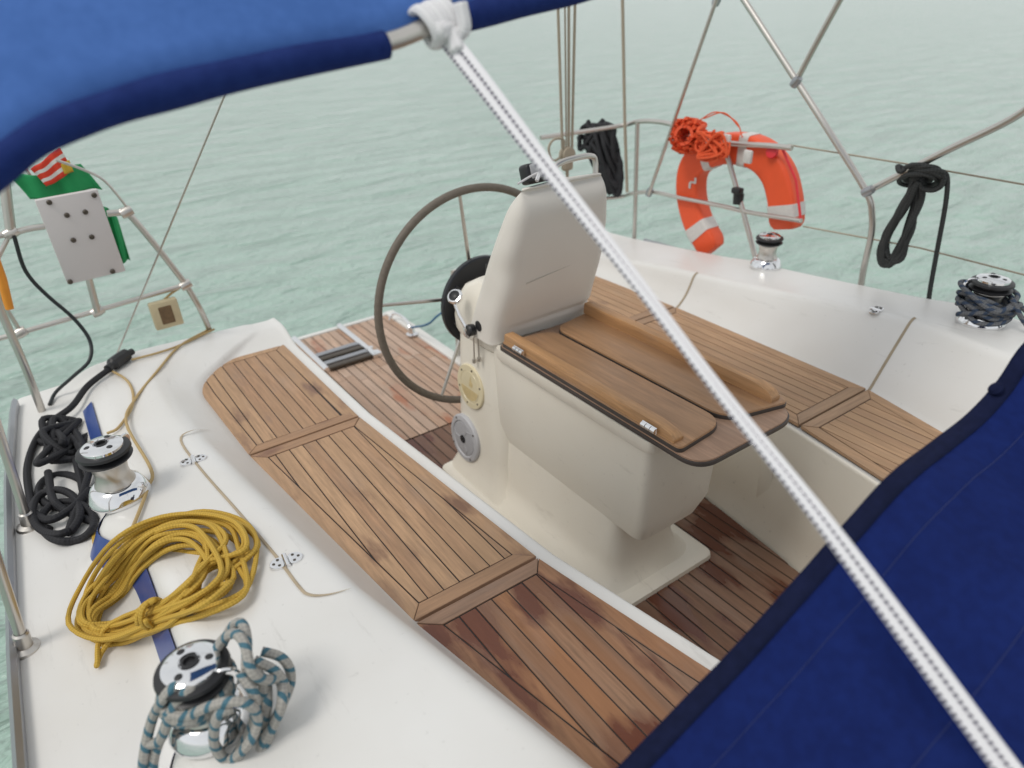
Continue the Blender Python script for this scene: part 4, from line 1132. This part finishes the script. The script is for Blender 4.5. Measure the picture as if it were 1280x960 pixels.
cloth('green_field', [LA(118, 245, FY), LA(146, 272, FY), LA(163, 325, FY), LA(144, 333, FY)], M['flag_g'], .012)
cloth('striped_field', [LA(38, 212, FY - .03), LA(74, 184, FY - .03), LA(92, 214, FY - .03), LA(58, 234, FY - .03)], M['flag_s'], .006)
cloth('yellow_field', [LA(74, 206, FY - .035), LA(86, 200, FY - .035), LA(92, 214, FY - .035), LA(80, 218, FY - .035)], M['flag_y'], .003, 6, 6)
b = bmesh.new(); tube(b, [LA(10, 180, FY), LA(60, 250, FY), LA(118, 320, FY)], .006, 8); mesh('flag_pole', b, M['steel'], fl)

# stanchions on the left edge
for i, (a, c, lab) in enumerate((((37, 659), (-8, 520), 'leaning steel stanchion at the left edge, beside the black rope'), ((32, 812), (-18, 660), 'steel stanchion with a yellowed foot at the left edge, nearest of the deck posts'))):
    p0 = dk(*a, 0); t = thing('stanchion', lab, 'stanchion', p0, 'stanchions along the left deck edge')
    p1 = at(*c, y=p0.y); dvec = (p1 - p0).normalized(); b = bmesh.new(); tube(b, [p0, p0 + dvec * .62], .0125, 12); mesh('post', b, M['steel'], t)
    b = bmesh.new(); lathe(b, [(0, 0), (.034, 0), (.032, .008), (.019, .014), (.018, .05), (.0135, .055)], 18, axis_M(p0, dvec)); mesh('foot', b, M['steel'], t)
# left strut of the bimini: a thin wire
b = bmesh.new(); p0 = onleft(145, 445); p1 = at(281, 118, y=1.80 * S); tube(b, [p0, p1, p0 + (p1 - p0) * 1.55], .0035, 8)
tag(mesh('stay_wire', b, M['steel']), 'thin grey wire rising from the left stern corner up behind the blue canvas', 'wire')

# ------------------------------------------------------------------ right side rails
XR = 2.12 * S
def RX(px, py, dx=0.0): return at(px, py, x=XR + dx)
base_p = RX(797, 297)
t = thing('stern_rail', 'right stern rail of steel tubes behind the instrument cover, next to the lifebuoy', 'rail', base_p)
part_tubes(t, 'top_tube', [([U(1.75, 2.32, -.53), RX(772, 158, -.03), RX(797, 152), RX(820, 152), RX(842, 156), RX(864, 165), RX(905, 178), RX(960, 182), RX(990, 185)], .0125)], M['steel'])
part_tubes(t, 'lower_tube', [([U(1.75, 2.30, -.78), RX(768, 247, -.03), RX(790, 242), RX(815, 240), RX(850, 247), RX(905, 258), RX(940, 266), RX(1002, 276)], .0105)], M['steel'])
part_tubes(t, 'post', [([RX(797, 153), RX(793, 298)], .0125), ([RX(905, 180), RX(925, 250), RX(946, 328)], .0125)], M['steel'])
b = bmesh.new(); lathe(b, [(0, -.03), (.024, -.028), (.026, .02), (.016, .035), (0, .035)], 14, axis_M(RX(923, 248), (.1, .1, 1))); box(b, RX(925, 240) + V(-.02, 0, .01), (.04, .05, .03), None, .008, 2); mesh('clamp', b, M['black'], t)
bf = thing('awning_bows', 'folding steel tube frame of the blue awning on the right side deck', 'awning frame', RX(1075, 360, .06))
part_tubes(bf, 'main_bow', [([RX(1074, 372, .08), RX(1080, 335, .06), RX(1089, 295, .05), RX(1090, 268, .04), RX(1083, 240, .03), RX(1040, 170, .01), RX(995, 100), RX(930, 0, -.02), RX(900, -45, -.05), V(2.62, 2.50, 2.10), V(2.2, 2.52, 2.22), V(1.4, 2.52, 2.27), V(.8, 2.51, 2.24), V(.42, 2.49, 2.12)], .0135)], M['steel'])
part_tubes(bf, 'front_bow', [([RX(1085, 239, .03), RX(1180, 190, .02), RX(1280, 139), V(2.74, .985, 1.56), V(2.60, .932, 1.69)], .0135)], M['steel'])
part_tubes(bf, 'middle_bow', [([RX(995, 102), RX(1022, 51, -.01), RX(1052, -4, -.02), RX(1080, -55, -.04), V(2.66, 1.52, 2.06), V(2.5, 1.44, 2.14), V(2.2, 1.42, 2.17)], .0125)], M['steel'])
part_tubes(bf, 'aft_strut', [([RX(811, 243, -.03), RX(853, 121, -.03), RX(896, -2, -.03)], .0095)], M['steel'])
for q_, dv_ in (((995, 102), (0, -.6, .8)), ((1085, 239), (0, -.8, .6)), ((812, 240), (0, -.4, .9)), ((896, 0), (0, -.4, .9))): 
    b = bmesh.new(); lathe(b, [(0, -.025), (.017, -.022), (.02, 0), (.017, .022), (0, .025)], 14, axis_M(RX(*q_, -.01), dv_))
    mesh('jaw_fitting', b, M['alloy'], bf)
for lab, pts_ in (('upper lifeline wire on the right side, crossing behind the black rope coil', [(985, 181), (1140, 206), (1282, 231)]), ('lower lifeline wire on the right side, just above the right coaming', [(1004, 283), (1150, 310), (1282, 344)])):
    b = bmesh.new(); ps = [RX(*q_, .05) for q_ in pts_]; ps.append(ps[-1] + (ps[-1] - ps[-2]) * 1.2); tube(b, ps, .0035, 8); tag(mesh('lifeline', b, M['beige_rope']), lab, 'lifeline', 'lifelines on the right side')

# lifebuoy
XL = 2.17 * S
def LX(px, py, dx=0): return at(px, py, x=XL + dx)
lb = thing('lifebuoy', 'orange horseshoe lifebuoy with grey tape bands hanging on the right stern rail', 'lifebuoy', LX(925, 320))
path = spline([LX(892, 312), LX(872, 275), LX(864, 235), LX(872, 203), (LX(905, 186)), LX(945, 190), LX(970, 212), LX(981, 245), LX(984, 285)], 8)
b = bmesh.new()
def slab_path(b, path, wd, th, rr=.02, taper=True):
    n_ = len(path); prev = None; sec0 = round_poly([(-wd / 2, -th / 2), (wd / 2, -th / 2), (wd / 2, th / 2), (-wd / 2, th / 2)], rr, 4)
    for i, p in enumerate(path):
        tt = (path[min(i + 1, n_ - 1)] - path[max(i - 1, 0)]).normalized(); ax = V(1, 0, 0); ww = tt.cross(ax).normalized()
        k_ = 1.0 if 1 < i < n_ - 2 else (.82 if i in (1, n_ - 2) else .6)
        k_ = {0: .75, 1: .93}.get(min(i, n_ - 1 - i), 1.0) if taper else 1.0
        ring = [b.verts.new(p + ww * x * k_ + ax * y * k_) for x, y in sec0]
        if prev:
            for j in range(len(ring)): b.faces.new((prev[j], prev[(j + 1) % len(ring)], ring[(j + 1) % len(ring)], ring[j]))
        else: b.faces.new(ring[::-1])
        prev = ring
    b.faces.new(prev)
slab_path(b, path, .145, .095); mesh('foam_body', b, M['orange'], lb, 60)
def band(i0, i1, mat, name):
    b = bmesh.new(); slab_path(b, [path[i] for i in range(i0, i1 + 1)], .151, .101, .02, False); mesh(name, b, mat, lb, 60)
band(4, 7, M['tape'], 'tape_band'); band(58, 61, M['tape'], 'tape_band'); band(37, 39, M['tape'], 'tape_band'); band(27, 29, M['tape'], 'tape_band')
b = bmesh.new(); lathe(b, [(0, 0), (.03, 0), (.028, .012), (0, .014)], 16, axis_M(LX(966, 190, -.05), (-1, 0, .3))); mesh('red_cap', b, M['red'], lb)
b = bmesh.new(); pz = LX(866, 228, -.0505); box(b, pz, (.003, .035, .010), Matrix(), .001, 1); box(b, pz + V(-.0005, .018, -.018), (.003, .014, .032), None, .001, 1); box(b, pz + V(-.0005, -.016, .012), (.003, .014, .030), None, .001, 1); mesh('printed_mark', b, M['tape'], lb)
b = bmesh.new(); tube(b, [LX(978, 186, -.05), LX(995, 225, -.052), LX(1001, 275, -.052)], .006, 8); mesh('edge_cord', b, M['red'], lb)
# orange throwing line in its holder
tl = thing('throwing_line', 'roll of orange floating line tied to the rail above the lifebuoy', 'rope', RX(865, 200, -.04))
cc = RX(860, 170, -.05); Mx = axis_M(cc, (-1, -.35, .25)); b = bmesh.new(); ps = []
rng = random.Random(5)
for i in range(260):
    a = i / 20 * 2 * math.pi; ps.append(Mx @ V((.055 + .022 * math.sin(i * .37)) * math.cos(a), (.06 + .02 * math.sin(i * .37)) * math.sin(a), -.09 + .16 * ((i * .618) % 1)))
tube(b, spline(ps, 2), .010, 6); mesh('roll', b, M['oline'], tl)
b = bmesh.new(); lathe(b, [(.035, -.09), (.045, -.09), (.05, .06), (.035, .06)], 20, Mx); mesh('drum', b, M['orange'], tl)
b = bmesh.new(); ps = [RX(890 + rng.uniform(-20, 20), 180 + rng.uniform(-16, 18), -.07 + rng.uniform(-.035, .015)) for _ in range(46)]
tube(b, spline(ps, 6), .0062, 6); mesh('loose_turn', b, M['oline'], tl)
b = bmesh.new(); tube(b, spline([RX(872, 152, -.04), RX(895, 140, -.04), RX(920, 152, -.03), RX(928, 172, -.03)], 6), .003, 6); tube(b, spline([RX(880, 148, -.04), RX(905, 141, -.04), RX(925, 160, -.03)], 6), .003, 6); mesh('loose_turn', b, M['oline'], tl)
for q_ in ((888, 172), (908, 176), (935, 196)):
    b = bmesh.new(); box(b, RX(*q_, -.07), (.02, .045, .06), None, .008, 2)
    mesh('buckle', b, M['tape'], tl)

# black rope coil on the right lifeline
def BX(px, py, dx=0): return at(px, py, x=XR + .05 + dx)
rng = random.Random(8)
loops = []
for i in range(11):
    j = lambda a: a + rng.uniform(-6, 6)
    loops += [BX(j(1150), j(222), rng.uniform(-.03, .03)), BX(j(1128), 262, rng.uniform(-.03, .03)), BX(j(1106), j(300), rng.uniform(-.03, .03)), BX(j(1106), 326 + rng.uniform(-4, 6)), BX(j(1122), 322 + rng.uniform(-4, 4)), BX(j(1136), 285, rng.uniform(-.03, .03)), BX(j(1148), 250)]
ring = [BX(1163 + 17 * math.cos(a), 224 + 14 * math.sin(a), -.02 + .006 * k_) for k_ in range(3) for a in [2 * math.pi * i / 9 for i in range(9)]]
wr_ = [BX(1142 + 20 * math.cos(a) + .35 * i, 220 + 8 * math.sin(a) + 6 * math.sin(i * .3), .05 * math.sin(a)) for i, a in enumerate([i * .7 for i in range(60)])]
tail_ = [BX(1176, 214), BX(1184, 222), BX(1182, 255), BX(1172, 310), BX(1163, 360), BX(1160, 384)]
knot = [BX(1128, 210), BX(1122, 208, -.02), BX(1126, 215, -.04), BX(1140, 206, -.02), BX(1150, 212)]
ropething('hanging_coil', 'charcoal rope coil hanging from the right lifeline with one end trailing down', [spline(loops, 5), spline(ring, 4), spline(wr_, 3), spline(tail_, 6), spline(knot, 5)], .0095, M['charcoal_rope'], 'rope coil')
# black rope bundle on the right stern rail
rng = random.Random(9); lo_ = []
for i in range(16):
    j = lambda a, s_=8: a + rng.uniform(-s_, s_)
    lo_ += [RX(j(750, 12), 156, rng.uniform(-.06, .02)), RX(j(764), j(185), rng.uniform(-.08, 0)), RX(j(770), j(215), -.03), RX(j(766), j(238), -.03), RX(j(755), j(215), -.06), RX(j(744, 10), j(185, 10), rng.uniform(-.08, 0))]
lo2 = [RX(728 + rng.uniform(-4, 48), 162 + rng.uniform(-12, 28), rng.uniform(-.06, .02)) for _ in range(34)]
ropething('rope_bundle', 'thick black rope bundle tied on the right stern rail behind the instrument cover', [spline(lo_, 5), spline(lo2, 5)], .0135, M['black_rope'], 'rope coil')
# mainsheet falls and right backstay
YM = 2.02 * S
ms = thing('mainsheet', 'beige mainsheet tackle of four rope parts rising behind the instrument cover', 'tackle', at(708, 205, y=YM))
for (a, c) in (((697, -5), (703, 185)), ((706, -5), (708, 185)), ((711, -5), (711, 185)), ((719, -5), (715, 185))):
    p0, p1 = at(*c, y=YM), at(*a, y=YM); b = bmesh.new(); tube(b, [p0, p1, p0 + (p1 - p0) * 2.4], .0065 if a[0] not in (706,) else .004, 8); mesh('rope_part', b, M['beige_rope'], ms)
b = bmesh.new(); box(b, at(709, 200, y=YM), (.06, .035, .10), None, .015, 3); lathe(b, [(0, -.022), (.035, -.02), (.035, .02), (0, .022)], 24, axis_M(at(709, 193, y=YM), (0, 1, 0))); mesh('block', b, M['beige_rope'], ms)
b = bmesh.new(); tube(b, [at(709, 210, y=YM), V(at(709, 210, y=YM).x, YM, .0)], .008, 8); mesh('strop', b, M['beige_rope'], ms)
b = bmesh.new(); tube(b, spline([at(690, 200, y=YM), at(686, 185, y=YM), at(693, 174, y=YM), at(705, 176, y=YM), at(700, 196, y=YM)], 5, True), .006, 8, closed=True); mesh('loose_tail', b, M['beige_rope'], ms)
b = bmesh.new(); p0, p1 = RX(781, 153, -.03), RX(778, -5, -.06); tube(b, [RX(784, 240, -.01), p0, p1, p0 + (p1 - p0) * 2.5], .0085, 8)
tag(mesh('backstay', b, M['beige_rope']), 'single beige backstay line rising from the right stern rail beside the black rope bundle', 'stay')

# ------------------------------------------------------------------ bimini: front bow, canvas and its tie-down
BY = .975
edge_px = [(-150, 314), (-60, 249), (0, 204), (60, 163), (150, 129), (250, 102), (370, 75), (480, 54), (545, 30), (620, 10), (700, -9), (800, -32), (950, -55)]
edge = [at(px, py, y=BY) for px, py in edge_px] 
edge += [V(2.2, BY - .02, 1.83), V(2.6, .93, 1.70)]
eline = spline(edge, 8)
bim = thing('bimini_awning', 'bright blue canvas awning stretched over a steel bow, above the cockpit', 'awning', (1.2, 1.4, 1.8))
b = bmesh.new(); rows = []
NV = 16
for i, p in enumerate(eline):
    row = []
    for j in range(NV + 1):
        v = j / NV; s_ = v
        q = p + V(0, .44 * s_, .36 * math.sin(s_ * math.pi / 2) ** .9) + V(.05 * s_, 0, 0)
        q.z += .008 * mnoise.noise(q * 3.0)
        row.append(b.verts.new(q))
    rows.append(row)
for a, c in zip(rows, rows[1:]):
    for j in range(NV): b.faces.new((a[j], a[j + 1], c[j + 1], c[j]))
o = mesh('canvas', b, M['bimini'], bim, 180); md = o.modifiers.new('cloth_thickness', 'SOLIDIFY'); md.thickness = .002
# pocket round the bow, with an opening where the strap is tied
def hem(seg, r0, taper=True):
    b = bmesh.new(); n_ = len(seg); rr = [r0 * (1 + .05 * math.sin(i * .21) + .03 * math.sin(i * .55)) for i in range(n_)]
    tube(b, [p + V(0, -.003, -.002) for p in seg], rr, 16, flat=1.05); mesh('hem', b, M['bim_hem'], bim, 180)
gap0 = min(range(len(eline)), key=lambda i: (eline[i] - at(484, 52, y=BY)).length); gap1 = min(range(len(eline)), key=lambda i: (eline[i] - at(572, 22, y=BY)).length)
hem(eline[:gap0 + 1], .0195); hem(eline[gap1:], .0185)
b = bmesh.new(); tube(b, eline[::2], .0125, 14); mesh('bow_tube', b, M['steel'], bim)
# white tie-down: two braided strands
p_top = at(548, 34, y=BY); d_top = dep(p_top)
PX = [(556, 44, 0), (600, 100, .16), (680, 205, .32), (790, 345, .5), (900, 490, .64), (1020, 640, .77), (1140, 800, .9), (1262, 965, 1.0), (1420, 1170, 1.12)]
ctr = [atd(px, py, d_top + ( .79 - d_top) * f) for px, py, f in PX]
cl = spline(ctr, 8)
td = thing('tie_down', 'white braided tie-down with dark dashed tracers, running from the blue awning across the photo', 'strap', ctr[-1])
for s_ in (-1, 1):
    b = bmesh.new(); ps = []
    for i, p in enumerate(cl):
        f = i / (len(cl) - 1); tv = (cl[min(i + 1, len(cl) - 1)] - cl[max(i - 1, 0)]).normalized()
        vw = (p - Vector(CAM)).normalized(); sd_ = tv.cross(vw).normalized(); 
        spread = .0071 - .0038 * math.exp(-((f - .45) / .22) ** 2)
        ps.append(p + sd_ * spread * s_ + vw * (.0035 * s_ * math.exp(-((f - .45) / .22) ** 2)))
    vw = (ctr[4] - Vector(CAM)).normalized()
    tube(b, ps, [.0074 - .0024 * math.exp(-((q_ / (len(ps) - 1) - .45) / .25) ** 2) for q_ in range(len(ps))], 16, flat=.5, up=(ctr[-1] - ctr[0]).normalized().cross(vw))
    mesh('strand', b, M['tracer'], td, 180)
b = bmesh.new()
i0 = min(range(len(eline)), key=lambda i: (eline[i] - at(535, 32, y=BY)).length); tvec = (eline[i0 + 1] - eline[i0 - 1]).normalized(); c0 = at(548, 29, y=BY)
sA = V(0, 0, 1).cross(tvec).normalized(); sB = tvec.cross(sA)
turn = []
for i in range(80):
    a = i / 79 * 2 * math.pi * 3.2; turn.append(c0 + tvec * (-.026 + .052 * i / 79) + (sA * math.cos(a) + sB * math.sin(a)) * (.0235 + .003 * math.sin(i * .5)))
tube(b, turn, .011, 12, flat=.6, up=tvec)
tube(b, spline([c0 - sA * .03 + V(0, 0, -.005) + tvec * -.02, ctr[0] + V(0, -.012, .006), ctr[1].lerp(ctr[0], .6)], 6), .012, 12)
tube(b, spline([c0 + tvec * .02 + V(0, -.03, .02), c0 + tvec * .02 + V(0, -.036, -.012), ctr[0] + V(.006, -.01, .0)], 6), .010, 12)
mesh('lashing', b, M['white_rope'], td, 180)

# ------------------------------------------------------------------ dodger
dg_px = [(640, 1120), (700, 1050), (780, 962), (850, 890), (925, 812), (1000, 728), (1060, 660), (1110, 605), (1165, 560), (1215, 520), (1250, 482), (1282, 436), (1330, 395), (1400, 360)]
DY = .40
dge = [at(px, py, y=DY + .008 * math.sin(i * .8)) for i, (px, py) in enumerate(dg_px)]
dl = spline(dge, 12)
dod = thing('spray_dodger', 'navy blue canvas spray dodger filling the lower right of the photo', 'dodger', (1.0, .0, .74))
b = bmesh.new(); rows = []
NV = 60
def dsurf(p, v):
    q = V(p.x - .02 * v, p.y - .95 * v, p.z - .30 * v - .04 * v * v + .012 * math.sin(v * math.pi))
    wr = (.012 * mnoise.noise(V(q.x * 3.2 + q.y * 2.0, q.y * 9, 3)) + .010 * mnoise.noise(V(q.x * 9 + q.y * 6, q.y * 3, 9)) + .005 * mnoise.noise(V(q.x * 5, q.y * 22 + q.x * 8, 1))) * (.25 + .75 * smooth01(v * 6))
    q.z += wr
    return q
for p in dl: rows.append([b.verts.new(dsurf(p, j / NV)) for j in range(NV + 1)])
for a, c in zip(rows, rows[1:]):
    for j in range(NV): b.faces.new((a[j], a[j + 1], c[j + 1], c[j]))
o = mesh('canvas', b, M['canvas'], dod, 180); md = o.modifiers.new('cloth_thickness', 'SOLIDIFY'); md.thickness = .0025
b = bmesh.new(); rows = []
for i, p in enumerate(dl):
    rows.append([b.verts.new(dsurf(p, v) + V(0, .004 * (1 if v < .02 else 0), .0028)) for v in (-.004, .006, .014, .022)])
for a, c in zip(rows, rows[1:]):
    for j in range(3): b.faces.new((a[j], a[j + 1], c[j + 1], c[j]))
o = mesh('edge_binding', b, M['canvas_dark'], dod, 180); md = o.modifiers.new('cloth_thickness', 'SOLIDIFY'); md.thickness = .002
for v in (.075, .24):
    b = bmesh.new(); n_ = len(dl)
    for i in range(0, n_ - 1):
        for k_ in range(4):
            a = dl[i].lerp(dl[i + 1], k_ / 4); c = dl[i].lerp(dl[i + 1], (k_ + .6) / 4)
            tube(b, [dsurf(a, v) + V(0, 0, .0012), dsurf(c, v) + V(0, 0, .0012)], .0009, 4)
    mesh('stitch_line', b, M['thread'], dod, 0)
pk = at(1251, 490, y=DY)
b = bmesh.new(); lathe(b, [(0, -.004), (.012, -.004), (.013, .004), (.008, .009), (0, .010)], 16, axis_M(pk + V(-.004, .006, .004), (-.5, .3, .6))); mesh('snap_button', b, M['canvas_dark'], dod)
